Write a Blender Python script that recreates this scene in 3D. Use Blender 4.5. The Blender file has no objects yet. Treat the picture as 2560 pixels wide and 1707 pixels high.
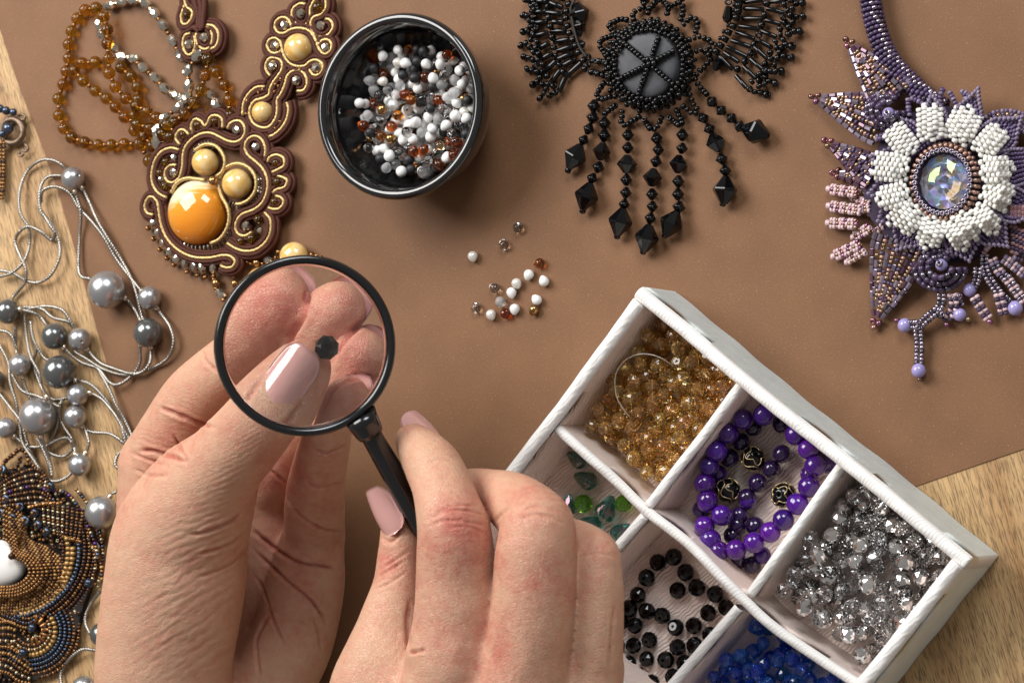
import bpy, math, random
import numpy as np
from mathutils import Vector, Matrix
random.seed(7)
RNG = np.random.default_rng(7)
S = bpy.context.scene
S.unit_settings.scale_length = 0.01          # one unit is one centimetre
C = S.collection

# ------------------------------------------------------------------ camera
FPX, DIST = 7500.0, 75.0
TILT, PHI = math.radians(26.4), math.radians(-5.8)
VD = Vector((math.sin(TILT)*math.cos(PHI), math.sin(TILT)*math.sin(PHI), math.cos(TILT)))
VR = Vector((0, 1, 0)).cross(VD).normalized()
VU = VD.cross(VR)
EYE = VD*DIST
cam_data = bpy.data.cameras.new('camera')
cam = bpy.data.objects.new('camera', cam_data)
C.objects.link(cam)
m = Matrix((VR, VU, VD)).transposed().to_4x4()
m.translation = EYE
cam.matrix_world = m
cam_data.sensor_width = 36.0
cam_data.lens = FPX/2560*36
cam_data.clip_start = 1.0
cam_data.clip_end = 1000.0
cam_data.dof.use_dof = True
cam_data.dof.focus_distance = DIST-2.6
cam_data.dof.aperture_fstop = 0.32
S.camera = cam

# ------------------------------------------------------------------ world, lamps, exposure
S.view_settings.view_transform = 'Standard'
S.view_settings.look = 'None'
S.view_settings.exposure = 0.0
S.view_settings.gamma = 1.0
world = bpy.data.worlds.new('World')
S.world = world
world.use_nodes = True
bg = world.node_tree.nodes['Background']
bg.inputs[0].default_value = (1.0, 0.96, 0.92, 1)
bg.inputs[1].default_value = 0.23

def area_lamp(name, loc, target, sx, sy, power, col):
    ld = bpy.data.lights.new(name, 'AREA')
    ld.shape = 'RECTANGLE'; ld.size = sx; ld.size_y = sy
    ld.energy = power; ld.color = col
    o = bpy.data.objects.new(name, ld); C.objects.link(o)
    o.location = loc
    o.rotation_euler = (Vector(target)-Vector(loc)).to_track_quat('-Z', 'Y').to_euler()
    return o
area_lamp('window_light', (-46, 42, 64), (0, 0, 0), 54, 54, 104000, (1.0, 0.97, 0.93))
area_lamp('fill_light', (38, 80, 78), (2, 0, 0), 50, 40, 75000, (0.93, 0.97, 1.0))  # unseen cool fill lamp, set clear of the lens reflection
S.cycles.max_bounces = 18
S.cycles.transmission_bounces = 16
S.cycles.transparent_max_bounces = 8
S.cycles.diffuse_bounces = 3
S.cycles.glossy_bounces = 4
S.cycles.caustics_reflective = False
S.cycles.caustics_refractive = True
S.cycles.sample_clamp_indirect = 6.0
S.cycles.blur_glossy = 0.4

# ------------------------------------------------------------------ photograph pixel -> place at height z
def ray(u, v):
    return VR*(u-1280.0) - VU*(v-853.5) - VD*FPX
def P(u, v, z=0.0):
    r = ray(u, v)
    return EYE + r*((z-EYE.z)/r.z)
def pxcm(p):                      # pixels per centimetre at a point
    return FPX/((EYE-p).dot(VD))
def proj_np(pts):                 # points (n,3) -> pixels
    q = pts-np.array(EYE)
    dz = -(q@np.array(VD))
    return np.stack([1280+FPX*(q@np.array(VR))/dz, 853.5-FPX*(q@np.array(VU))/dz], 1)
class Crop:                       # coordinates read in an enlarged crop of the photograph
    def __init__(s, x0, y0, k): s.x0, s.y0, s.k = x0, y0, k
    def __call__(s, x, y): return (s.x0+x*s.k, s.y0+y*s.k)
    def L(s, *xy): return [(s.x0+xy[i]*s.k, s.y0+xy[i+1]*s.k) for i in range(0, len(xy), 2)]

# ------------------------------------------------------------------ objects
def thing(name, label, cat, loc=(0, 0, 0), group=None):
    o = bpy.data.objects.new(name, None); C.objects.link(o)
    o.empty_display_size = 0.5
    o.location = loc
    o['label'] = label; o['category'] = cat
    if group: o['group'] = group
    return o
def tag(o, label=None, cat=None, group=None, kind=None):
    if label: o['label'] = label
    if cat: o['category'] = cat
    if group: o['group'] = group
    if kind: o['kind'] = kind
    return o
def base_of(o):
    v = Vector((0, 0, 0))
    while o is not None:
        v = v+o.location; o = o.parent
    return v
def mesh(name, verts, faces, mat=None, smooth=True):
    me = bpy.data.meshes.new(name)
    if len(faces) < 60000:                       # faces of a closed shape look outward (glass needs it)
        A = np.array([tuple(v) for v in verts]); A = A-A.mean(0)
        tri = np.array([(f[0], f[k], f[k+1]) for f in faces for k in range(1, len(f)-1)])
        if np.einsum('ij,ij->i', A[tri[:, 0]], np.cross(A[tri[:, 1]], A[tri[:, 2]])).sum() < 0: faces = [f[::-1] for f in faces]
    me.from_pydata([tuple(v) for v in verts], [], faces)
    if mat is not None:
        for mm in (mat if isinstance(mat, (list, tuple)) else [mat]): me.materials.append(mm)
    if smooth: me.polygons.foreach_set('use_smooth', [True]*len(me.polygons))
    me.update()
    return me
def put(name, me, parent=None, loc=None, kind=None):     # world-space mesh as a child; loc moves it
    o = bpy.data.objects.new(name, me); C.objects.link(o)
    p = Vector(loc) if loc is not None else Vector((0, 0, 0))
    if parent is not None:
        o.parent = parent; o.location = p-base_of(parent)
    else:
        o.location = p
    if kind: o['kind'] = kind
    return o
def rot_to(axis, spin=0.0):
    a = Vector(axis).normalized()
    return (a.to_track_quat('Z', 'Y').to_matrix() @ Matrix.Rotation(spin, 3, 'Z'))
def place(name, me, parent, c, axis=(0, 0, 1), s=1.0, spin=None):
    o = bpy.data.objects.new(name, me); C.objects.link(o)
    if spin is None: spin = random.random()*6.283
    R = rot_to(axis, spin)
    sc = (s, s, s) if not isinstance(s, (tuple, list)) else s
    off = Vector(c)-(base_of(parent) if parent is not None else Vector((0, 0, 0)))
    if parent is not None: o.parent = parent
    o.matrix_basis = Matrix.Translation(off) @ R.to_4x4() @ Matrix.Diagonal((*sc, 1.0))
    return o
def transform(me_verts, c, axis, s, spin=0.0):
    R = np.array(rot_to(axis, spin))
    return (np.asarray(me_verts)*s)@R.T+np.array(c)

# ------------------------------------------------------------------ shapes (verts, faces)
def lathe(prof, n, closed=False):
    V = []; Fc = []
    for (r, z) in prof:
        for k in range(n):
            a = 2*math.pi*k/n
            V.append((r*math.cos(a), r*math.sin(a), z))
    m_ = len(prof)
    for i in range(m_ if closed else m_-1):
        j = (i+1) % m_
        for k in range(n):
            l = (k+1) % n
            Fc.append((i*n+k, j*n+k, j*n+l, i*n+l)[::-1])
    return V, Fc
def facets(prof, n, closed=True):            # rings turned by half a step, triangles between: cut-glass facets
    V = []; Fc = []
    for i, (r, z, t) in enumerate(prof):
        for k in range(n):
            a = 2*math.pi*(k+t)/n
            V.append((r*math.cos(a), r*math.sin(a), z))
    m_ = len(prof)
    for i in range(m_ if closed else m_-1):
        j = (i+1) % m_
        ti, tj = prof[i][2], prof[j][2]
        for k in range(n):
            l = (k+1) % n
            if ti == tj: Fc.append((i*n+k, i*n+l, j*n+l, j*n+k))
            elif tj > ti:
                Fc.append((i*n+k, i*n+l, j*n+k)); Fc.append((i*n+l, j*n+l, j*n+k))
            else:
                Fc.append((i*n+k, i*n+l, j*n+l)); Fc.append((i*n+k, j*n+l, j*n+k))
    return V, Fc
def catmull(pts, step=None, n=None, closed=False):
    p = [Vector(q) for q in pts]
    if closed: p = [p[-1]]+p+[p[0], p[1]]
    else: p = [p[0]*2-p[1]]+p+[p[-1]*2-p[-2]]
    out = []
    for i in range(1, len(p)-2):
        a, b, c, d = p[i-1], p[i], p[i+1], p[i+2]
        L = (c-b).length
        k = n if n else max(1, int(round(L/step)))
        for j in range(k):
            t = j/k
            out.append(0.5*((2*b)+(c-a)*t+(2*a-5*b+4*c-d)*t*t+(3*b-a-3*c+d)*t*t*t))
    if not closed: out.append(p[-2])
    return out
def frames(pts, closed=False, upv=Vector((0, 0, 1))):
    T = []
    n = len(pts)
    for i in range(n):
        a = pts[i-1] if (i > 0 or closed) else pts[i]
        b = pts[(i+1) % n] if (i < n-1 or closed) else pts[i]
        t = (b-a)
        T.append(t.normalized() if t.length > 1e-9 else Vector((1, 0, 0)))
    N = []
    for t in T:
        s = upv.cross(t)
        if s.length < 1e-4: s = Vector((1, 0, 0))
        s.normalize()
        N.append((s, t.cross(s)))
    return T, N
def tube(pts, r, nseg=8, closed=False, strands=0, pitch=1.0, amp=0.0, flat=1.0, caps=True):
    """tube along pts; with strands>0 its surface is that of twisted plies"""
    T, N = frames(pts, closed)
    V = []; Fc = []; s = 0.0
    n = len(pts)
    for i in range(n):
        if i: s += (pts[i]-pts[i-1]).length
        rr = r(i/max(1, n-1)) if callable(r) else r
        for k in range(nseg):
            a = 2*math.pi*k/nseg
            q = rr
            if strands: q = rr*(1-amp+amp*2*abs(math.sin(strands*0.5*(a-2*math.pi*s/pitch))))
            v = pts[i]+N[i][0]*(q*math.cos(a))+N[i][1]*(q*flat*math.sin(a))
            V.append(v)
    for i in range(n if closed else n-1):
        j = (i+1) % n
        for k in range(nseg):
            l = (k+1) % nseg
            Fc.append((i*nseg+k, i*nseg+l, j*nseg+l, j*nseg+k))
    if caps and not closed:
        V.append(pts[0]); V.append(pts[-1]); a, b = len(V)-2, len(V)-1
        for k in range(nseg):
            l = (k+1) % nseg
            Fc.append((a, l, k)); Fc.append((b, (n-1)*nseg+k, (n-1)*nseg+l))
    return V, Fc
def join(parts):
    V = []; Fc = []
    for v, f in parts:
        o = len(V); V += [tuple(q) for q in v]; Fc += [tuple(i+o for i in q) for q in f]
    return V, Fc

# ------------------------------------------------------------------ materials
def nt(name):
    mt = bpy.data.materials.new(name); mt.use_nodes = True
    return mt, mt.node_tree.nodes, mt.node_tree.links
def setb(b, **k):
    for q, v in k.items():
        i = b.inputs[q.replace('_', ' ')]
        i.default_value = (*v, 1.0) if isinstance(v, tuple) and len(v) == 3 and i.type == 'RGBA' else v
def simple(name, col, rough=0.4, metal=0.0, trans=0.0, ior=1.5, coat=0.0, var=0.0, hue=0.0, sss=0.0, bump=0.0, bscale=8.0, spec=0.5, film=0.0, col2=None, nscale=6.0):
    mt, N, L = nt(name)
    b = N['Principled BSDF']
    setb(b, Base_Color=col, Roughness=rough, Metallic=metal, IOR=ior)
    b.inputs['Transmission Weight'].default_value = trans
    b.inputs['Coat Weight'].default_value = coat
    b.inputs['Coat Roughness'].default_value = 0.06
    b.inputs['Specular IOR Level'].default_value = spec
    if sss:
        b.inputs['Subsurface Weight'].default_value = sss
        b.inputs['Subsurface Radius'].default_value = (0.06, 0.04, 0.03)
        b.inputs['Subsurface Scale'].default_value = 1.0
    if film:
        b.inputs['Thin Film Thickness'].default_value = film
        b.inputs['Thin Film IOR'].default_value = 1.7
    src = None
    if col2 is not None:
        tc = N.new('ShaderNodeTexCoord'); nz = N.new('ShaderNodeTexNoise'); nz.inputs['Scale'].default_value = nscale
        nz.inputs['Detail'].default_value = 6; nz.inputs['Distortion'].default_value = 1.2
        L.new(tc.outputs['Object'], nz.inputs['Vector'])
        mx = N.new('ShaderNodeMix'); mx.data_type = 'RGBA'
        rp = N.new('ShaderNodeMapRange'); rp.inputs[1].default_value = 0.38; rp.inputs[2].default_value = 0.62
        L.new(nz.outputs[0], rp.inputs[0]); L.new(rp.outputs[0], mx.inputs[0])
        mx.inputs[6].default_value = (*col, 1); mx.inputs[7].default_value = (*col2, 1)
        src = mx.outputs[2]
    if var or hue:
        oi = N.new('ShaderNodeObjectInfo'); hs = N.new('ShaderNodeHueSaturation')
        m1 = N.new('ShaderNodeMapRange'); m1.inputs[3].default_value = 1-var; m1.inputs[4].default_value = 1+var
        L.new(oi.outputs['Random'], m1.inputs[0]); L.new(m1.outputs[0], hs.inputs['Value'])
        mu = N.new('ShaderNodeMath'); mu.operation = 'MULTIPLY'; mu.inputs[1].default_value = 7.31
        fr = N.new('ShaderNodeMath'); fr.operation = 'FRACT'
        m2 = N.new('ShaderNodeMapRange'); m2.inputs[3].default_value = 0.5-hue; m2.inputs[4].default_value = 0.5+hue
        L.new(oi.outputs['Random'], mu.inputs[0]); L.new(mu.outputs[0], fr.inputs[0]); L.new(fr.outputs[0], m2.inputs[0]); L.new(m2.outputs[0], hs.inputs['Hue'])
        if src is not None: L.new(src, hs.inputs['Color'])
        else: hs.inputs['Color'].default_value = (*col, 1)
        src = hs.outputs[0]
    if src is not None: L.new(src, b.inputs['Base Color'])
    if bump:
        tc = N.new('ShaderNodeTexCoord'); nz = N.new('ShaderNodeTexNoise'); nz.inputs['Scale'].default_value = bscale
        nz.inputs['Detail'].default_value = 4
        bp = N.new('ShaderNodeBump'); bp.inputs['Strength'].default_value = bump; bp.inputs['Distance'].default_value = 0.02
        L.new(tc.outputs['Object'], nz.inputs['Vector']); L.new(nz.outputs[0], bp.inputs['Height']); L.new(bp.outputs[0], b.inputs['Normal'])
    return mt
# ------------------------------------------------------------------ tabletop and paper
def wood_material():
    mt, N, L = nt('oak_wood')
    b = N['Principled BSDF']
    tc = N.new('ShaderNodeTexCoord')
    mp = N.new('ShaderNodeMapping'); mp.inputs['Rotation'].default_value = (0, 0, math.radians(-17))
    L.new(tc.outputs['Object'], mp.inputs[0])
    def stretched(sx, sy, scale, detail=4, dist=0.0):
        q = N.new('ShaderNodeMapping'); q.inputs['Scale'].default_value = (sx, sy, 1)
        z = N.new('ShaderNodeTexNoise'); z.inputs['Scale'].default_value = scale; z.inputs['Detail'].default_value = detail; z.inputs['Distortion'].default_value = dist
        L.new(mp.outputs[0], q.inputs[0]); L.new(q.outputs[0], z.inputs['Vector'])
        return z.outputs[0]
    broad = stretched(1.0, 0.10, 1.3, 5, 0.6)
    fine = stretched(6.0, 0.35, 3.2, 3)
    pore = stretched(13.0, 0.95, 2.6, 2, 0.1)
    r1 = N.new('ShaderNodeValToRGB')
    r1.color_ramp.elements[0].position = 0.30; r1.color_ramp.elements[0].color = (0.40, 0.215, 0.085, 1)
    r1.color_ramp.elements[1].position = 0.72; r1.color_ramp.elements[1].color = (0.64, 0.42, 0.20, 1)
    L.new(broad, r1.inputs[0])
    r2 = N.new('ShaderNodeMapRange'); r2.inputs[1].default_value = 0.35; r2.inputs[2].default_value = 0.7; r2.inputs[3].default_value = 0.78; r2.inputs[4].default_value = 1.1
    L.new(fine, r2.inputs[0])
    r3 = N.new('ShaderNodeMapRange'); r3.inputs[1].default_value = 0.40; r3.inputs[2].default_value = 0.47; r3.inputs[3].default_value = 0.5; r3.inputs[4].default_value = 1.0
    L.new(pore, r3.inputs[0])
    mu = N.new('ShaderNodeMath'); mu.operation = 'MULTIPLY'
    L.new(r2.outputs[0], mu.inputs[0]); L.new(r3.outputs[0], mu.inputs[1])
    mx = N.new('ShaderNodeMix'); mx.data_type = 'RGBA'; mx.blend_type = 'MULTIPLY'; mx.inputs[0].default_value = 1.0
    L.new(r1.outputs[0], mx.inputs[6]); L.new(mu.outputs[0], mx.inputs[7])
    L.new(mx.outputs[2], b.inputs['Base Color'])
    b.inputs['Roughness'].default_value = 0.5
    bp = N.new('ShaderNodeBump'); bp.inputs['Strength'].default_value = 0.5; bp.inputs['Distance'].default_value = 0.03
    L.new(mu.outputs[0], bp.inputs['Height']); L.new(bp.outputs[0], b.inputs['Normal'])
    return mt
M_WOOD = wood_material()
tw = 40.0
o = put('tabletop', mesh('tabletop', [(-tw, -tw, -0.03), (tw, -tw, -0.03), (tw, tw, -0.03), (-tw, tw, -0.03),
        (-tw, -tw, -2.0), (tw, -tw, -2.0), (tw, tw, -2.0), (-tw, tw, -2.0)],
        [(0, 1, 2, 3), (7, 6, 5, 4), (0, 4, 5, 1), (1, 5, 6, 2), (2, 6, 7, 3), (3, 7, 4, 0)], M_WOOD, False))
tag(o, 'light oak tabletop with dark pores under the brown paper', None, None, 'structure')

def paper_material():
    mt, N, L = nt('brown_paper')
    b = N['Principled BSDF']
    tc = N.new('ShaderNodeTexCoord')
    def nz(scale, detail, lo, hi, a, c):
        z = N.new('ShaderNodeTexNoise'); z.inputs['Scale'].default_value = scale; z.inputs['Detail'].default_value = detail
        L.new(tc.outputs['Object'], z.inputs['Vector'])
        r = N.new('ShaderNodeMapRange'); r.inputs[1].default_value = lo; r.inputs[2].default_value = hi; r.inputs[3].default_value = a; r.inputs[4].default_value = c
        L.new(z.outputs[0], r.inputs[0])
        return r.outputs[0]
    fleck = nz(24, 2, 0.64, 0.76, 0.0, 1.0)
    grain = nz(34, 3, 0.3, 0.7, 0.82, 1.15)
    mott = nz(0.7, 6, 0.3, 0.7, 0.90, 1.08)
    mu = N.new('ShaderNodeMath'); mu.operation = 'MULTIPLY'
    L.new(grain, mu.inputs[0]); L.new(mott, mu.inputs[1])
    mx = N.new('ShaderNodeMix'); mx.data_type = 'RGBA'; mx.blend_type = 'MULTIPLY'; mx.inputs[0].default_value = 1
    mx.inputs[6].default_value = (0.203, 0.098, 0.046, 1)
    L.new(mu.outputs[0], mx.inputs[7])
    m2 = N.new('ShaderNodeMix'); m2.data_type = 'RGBA'
    m2.inputs[7].default_value = (0.52, 0.34, 0.22, 1)
    fm = N.new('ShaderNodeMath'); fm.operation = 'MULTIPLY'; fm.inputs[1].default_value = 0.5
    L.new(fleck, fm.inputs[0]); L.new(fm.outputs[0], m2.inputs[0]); L.new(mx.outputs[2], m2.inputs[6])
    L.new(m2.outputs[2], b.inputs['Base Color'])
    b.inputs['Roughness'].default_value = 0.62; b.inputs['Specular IOR Level'].default_value = 0.3
    bp = N.new('ShaderNodeBump'); bp.inputs['Strength'].default_value = 0.25; bp.inputs['Distance'].default_value = 0.01
    L.new(grain, bp.inputs['Height']); L.new(bp.outputs[0], b.inputs['Normal'])
    return mt
M_PAPER = paper_material()
left_edge = catmull([(-130, -330, 0), (-60, -100, 0), (0, 75, 0), (54, 234, 0), (141, 468, 0), (234, 795, 0), (320, 1100, 0), (400, 1420, 0), (470, 1850, 0)], n=3)
right_edge = [(2900, -330, 0), (2900, 1008, 0), (2560, 1121, 0), (2296, 1212, 0), (1600, 1452, 0), (860, 1712, 0), (600, 1850, 0)]
ol = [P(p[0], p[1], 0.0) for p in left_edge]+[P(p[0], p[1], 0.0) for p in right_edge[::-1]]
nn = len(ol)
V = [(p.x, p.y, 0.0) for p in ol]+[(p.x, p.y, -0.026) for p in ol]
Fp = [tuple(range(nn)), tuple(range(2*nn-1, nn-1, -1))]+[(i, nn+i, nn+(i+1) % nn, (i+1) % nn) for i in range(nn)]
o = put('paper_sheet', mesh('paper_sheet', V, Fp, M_PAPER, False))
tag(o, 'large sheet of speckled brown craft paper lying on the oak tabletop', 'paper')
# ------------------------------------------------------------------ white box with compartments
def lining_material(name, col, rough=0.55, relief=0.7):
    mt, N, L = nt(name)
    b = N['Principled BSDF']
    tc = N.new('ShaderNodeTexCoord')
    wv = N.new('ShaderNodeTexWave'); wv.inputs['Scale'].default_value = 4.2; wv.inputs['Distortion'].default_value = 7.0
    wv.inputs['Detail'].default_value = 3; wv.inputs['Detail Scale'].default_value = 0.7
    mp = N.new('ShaderNodeMapping'); mp.inputs['Rotation'].default_value = (0.3, 0.5, 0.9)
    L.new(tc.outputs['Object'], mp.inputs[0]); L.new(mp.outputs[0], wv.inputs['Vector'])
    nz = N.new('ShaderNodeTexNoise'); nz.inputs['Scale'].default_value = 2.0; nz.inputs['Detail'].default_value = 5
    L.new(tc.outputs['Object'], nz.inputs['Vector'])
    mr = N.new('ShaderNodeMapRange'); mr.inputs[3].default_value = 0.86; mr.inputs[4].default_value = 1.1
    L.new(nz.outputs[0], mr.inputs[0])
    mx = N.new('ShaderNodeMix'); mx.data_type = 'RGBA'; mx.blend_type = 'MULTIPLY'; mx.inputs[0].default_value = 1
    mx.inputs[6].default_value = (*col, 1); L.new(mr.outputs[0], mx.inputs[7]); L.new(mx.outputs[2], b.inputs['Base Color'])
    b.inputs['Roughness'].default_value = rough
    bp = N.new('ShaderNodeBump'); bp.inputs['Strength'].default_value = relief; bp.inputs['Distance'].default_value = 0.03
    L.new(wv.outputs[0], bp.inputs['Height']); L.new(bp.outputs[0], b.inputs['Normal'])
    return mt
M_BOXOUT = lining_material('pearl_white_paper', (0.79, 0.85, 0.83))
M_BOXIN = lining_material('blush_white_paper', (0.95, 0.78, 0.70))
M_RIM = lining_material('white_paper_edge', (0.88, 0.855, 0.83), 0.55, 0.22)

HB, HD = 2.1, 1.85                    # rim height of the outer walls, of the dividers
K = [P(1602, 742, HB), P(2403, 1396, HB), P(1905, 2010, HB), P(1128, 1380, HB)]
def wall_mesh(name, pts, h, th, z0, mats, pitch=0.115, seed=0):
    pts = catmull([Vector((p.x, p.y, 0)) for p in pts], step=0.045)
    T, Nn = frames(pts)
    r = th/2
    rs = np.random.default_rng(seed)
    ph = rs.random(6)*6.28
    sec = [(-r, z0), (-r, z0+(h-z0)*0.35), (-r*1.0, z0+(h-z0)*0.7), (-r, h-r)]
    top = [(math.pi-math.pi*k/9) for k in range(10)]
    sec2 = [(r, h-r), (r, z0+(h-z0)*0.7), (r, z0+(h-z0)*0.35), (r, z0)]
    V = []; Fc = []; s = 0; n = len(pts); mi = []
    for i in range(n):
        if i: s += (pts[i]-pts[i-1]).length
        wob = 0.025*math.sin(s*1.3+ph[0])+0.015*math.sin(s*3.1+ph[1])
        bow = 0.02*math.sin(s*0.9+ph[2])
        side = Nn[i][0]
        row = []
        for (w, z) in sec: row.append((w+bow+0.012*max(0, 1-z/(h-r))*math.sin(s*4+z*5+ph[3]), z+wob*(z/h)))
        for a in top:
            g = 1+0.022*math.sin(2*math.pi*(s/pitch)+a*2.2+0.8*math.sin(s*1.7+ph[4]))+0.04*math.sin(s*9+a*3+ph[5])
            g = 1+(g-1)*math.sin(a)
            row.append((math.cos(a)*r*g+bow, h-r+math.sin(a)*r*g+wob))
        for (w, z) in sec2: row.append((w+bow+0.012*max(0, 1-z/(h-r))*math.sin(s*4+z*5+ph[3]), z+wob*(z/h)))
        for (w, z) in row: V.append(pts[i]+side*w+Vector((0, 0, z)))
    mcount = len(sec)+len(top)+len(sec2)
    for i in range(n-1):
        for k in range(mcount-1):
            Fc.append((i*mcount+k, i*mcount+k+1, (i+1)*mcount+k+1, (i+1)*mcount+k)[::-1])
            mi.append(0 if k < 3 else (1 if k < len(sec)+len(top) else 2))
    Fc.append(tuple(range(mcount))); mi.append(1)
    Fc.append(tuple((n-1)*mcount+k for k in range(mcount))[::-1]); mi.append(1)
    me = mesh(name, V, Fc, mats)
    me.polygons.foreach_set('material_index', mi)
    return me
def ctr(*p): return sum(p, Vector())/len(p)
bx0 = ctr(*K); bx0.z = 0
box = thing('bead_box', 'white paper covered tray with six bead compartments and ridged rims', 'box', bx0)
OI = [M_BOXIN, M_RIM, M_BOXOUT]; IO = [M_BOXOUT, M_RIM, M_BOXIN]; II = [M_BOXIN, M_RIM, M_BOXIN]
# side vector of frames() lies to the left of the direction of travel
TH = 0.34
def sidechk(a, b):
    t = (b-a); s = Vector((0, 0, 1)).cross(t); return s.dot(bx0-a) > 0       # box centre on +side?
for i in range(4):
    a, b = K[i].copy(), K[(i+1) % 4].copy(); a.z = b.z = 0
    if i in (1, 3):
        t = (b-a).normalized(); a = a+t*0.17; b = b-t*0.17
    if i in (0, 2):
        t = (b-a).normalized(); a = a-t*0.16; b = b+t*0.16
    put('wall', wall_mesh('box_wall', [a, a.lerp(b, .33), a.lerp(b, .66), b], HB, TH, 0.0, IO if sidechk(a, b) else OI, seed=i+1), box)
G6 = Crop(1500, 1207, 1060/2352); G5 = Crop(1240, 700, 900/2352); G4 = Crop(820, 980, 800/1725)
def low(p): return Vector((p.x, p.y, 0))
D1 = [low(P(u, v, HD)) for u, v in ((1368, 1050), (1508, 1175), (1608, 1275), (1725, 1369), (1851, 1495), (1951, 1581), (2165, 1725))]
E1 = [low(P(u, v, HD)) for u, v in ((1858, 945), (1735, 1110), (1617, 1266))]
E2 = [low(P(u, v, HD)) for u, v in ((2110, 1150), (1985, 1325), (1868, 1484))]
E3 = [low(P(u, v, HD)) for u, v in ((1606, 1292), (1554, 1351), (1400, 1520))]
E4 = [low(P(u, v, HD)) for u, v in ((1838, 1518), (1689, 1698), (1560, 1850))]
def cross2(l1, l2):
    (a, b), (c, d) = l1, l2
    r = b-a; s = d-c
    return a+r*(((c.x-a.x)*s.y-(c.y-a.y)*s.x)/(r.x*s.y-r.y*s.x))
for pl in (E3, E4): pl[2] = cross2((pl[0], pl[1]), (low(K[2]), low(K[3]))); pl[1] = pl[0].lerp(pl[2], 0.45) if pl is E3 else pl[1]
for q, (pl, th) in enumerate(((D1, 0.25), (E1, 0.24), (E2, 0.24), (E3, 0.24), (E4, 0.24))):
    put('divider', wall_mesh('box_divider', pl, HD-(0.03 if q else 0), th, 0.1, II, seed=11+q), box)
fl = [low(k)+(bx0-low(k)).normalized()*0.1 for k in K]
V = [(p.x, p.y, z) for z in (0.015, 0.14) for p in fl]
put('floor', mesh('box_floor', V, [(4, 5, 6, 7), (3, 2, 1, 0)]+[(i, (i+1) % 4, 4+(i+1) % 4, 4+i) for i in range(4)], M_BOXIN, False), box)
def isect(l1, l2):
    (a, b), (c, d) = l1, l2
    r = b-a; s = d-c
    t = ((c.x-a.x)*s.y-(c.y-a.y)*s.x)/(r.x*s.y-r.y*s.x)
    return a+r*t
KL = [low(k) for k in K]
LA, LC, LD, LB = (KL[0], KL[1]), (KL[1], KL[2]), (KL[2], KL[3]), (KL[3], KL[0])
LM = (D1[0], D1[-1]); L1 = (E1[0], E1[-1]); L2 = (E2[0], E2[-1]); L3 = (E3[0], E3[-1]); L4 = (E4[0], E4[-1])
def cell(top, right, bottom, left):
    return [isect(top, left), isect(top, right), isect(bottom, right), isect(bottom, left)]
CELL = {'amber': cell(LA, L1, LM, LB), 'purple': cell(LA, L2, LM, L1), 'silver': cell(LA, LC, LM, L2),
        'green': cell(LM, L3, LD, LB), 'black': cell(LM, L4, LD, L3), 'blue': cell(LM, LC, LD, L4)}
def inside(poly, x, y, d):
    """signed inset test: point at least d from every edge of a convex polygon"""
    n = len(poly); sg = 0
    for i in range(n):
        a, b = poly[i], poly[(i+1) % n]
        ex, ey = b.x-a.x, b.y-a.y
        c = (ex*(y-a.y)-ey*(x-a.x))/math.hypot(ex, ey)
        if sg == 0: sg = 1 if c > 0 else -1
        if c*sg < d: return False
    return True
def pile(n, sampler, r, floor=0.14, tries=14, zmax=9, rng=random, squash=0.9):
    """drop beads one by one, each to the lowest of a few random spots"""
    out = []
    for _ in range(n):
        best = None
        for _t in range(tries):
            p = sampler(rng)
            if p is None: continue
            x, y = p
            z = (floor(x, y) if callable(floor) else floor)+r*squash
            for (a, b, c) in out:
                d2 = (a-x)**2+(b-y)**2
                if d2 < 4*r*r*0.92: z = max(z, c+math.sqrt(max(0, 4*r*r*0.92-d2))*squash)
            if best is None or z < best[2]: best = (x, y, z)
        if best and best[2] < zmax: out.append(best)
    return out
def poly_sampler(poly, d, accept=None):
    xs = [p.x for p in poly]; ys = [p.y for p in poly]
    def f(rng):
        for _ in range(60):
            x = rng.uniform(min(xs), max(xs)); y = rng.uniform(min(ys), max(ys))
            if inside(poly, x, y, d) and (accept is None or accept(x, y, rng)): return (x, y)
        return None
    return f
# ------------------------------------------------------------------ bead shapes
def sph(n=20, m_=10, hole=0.12):
    pr = []
    a0 = math.asin(hole)
    for i in range(m_+1):
        a = a0+(math.pi-2*a0)*i/m_
        pr.append((math.sin(a), math.cos(a)))
    return lathe(pr+[(hole*0.95, -0.6), (hole*0.95, 0.6)], n, True)
SPHERE = sph()
SEED = lathe([(0.36, 0.46), (0.62, 0.62), (0.88, 0.48), (1.0, 0.0), (0.88, -0.48), (0.62, -0.62), (0.36, -0.46), (0.36, 0.0)], 12, True)
CUTTUBE = lathe([(0.5, 1.0), (0.86, 1.0), (1.0, 0.86), (1.0, -0.86), (0.86, -1.0), (0.5, -1.0)], 6, True)
BUGLE = lathe([(0.45, 1.0), (0.8, 1.0), (1.0, 0.96), (1.0, -0.96), (0.8, -1.0), (0.45, -1.0)], 8, True)
RONDELLE = facets([(0.17, 0.74, 0), (0.48, 0.74, 0), (0.84, 0.44, .5), (1.0, 0.0, 0), (0.84, -0.44, .5), (0.48, -0.74, 0), (0.17, -0.74, 0)], 10)
FIREPOL = facets([(0.2, 0.95, 0), (0.5, 0.9, 0), (0.86, 0.5, .5), (0.98, 0.0, 0), (0.86, -0.5, .5), (0.5, -0.9, 0), (0.2, -0.95, 0)], 7)
BARREL = facets([(0.25, 1.15, 0), (0.5, 1.1, 0), (0.84, 0.5, .5), (0.92, 0.0, 0), (0.84, -0.5, .5), (0.5, -1.1, 0), (0.25, -1.15, 0)], 7)
BICONE = lathe([(0.12, 1.0), (0.3, 0.95), (0.93, 0.13), (1.0, 0.0), (0.93, -0.13), (0.3, -0.95), (0.12, -1.0)], 6, True)
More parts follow.
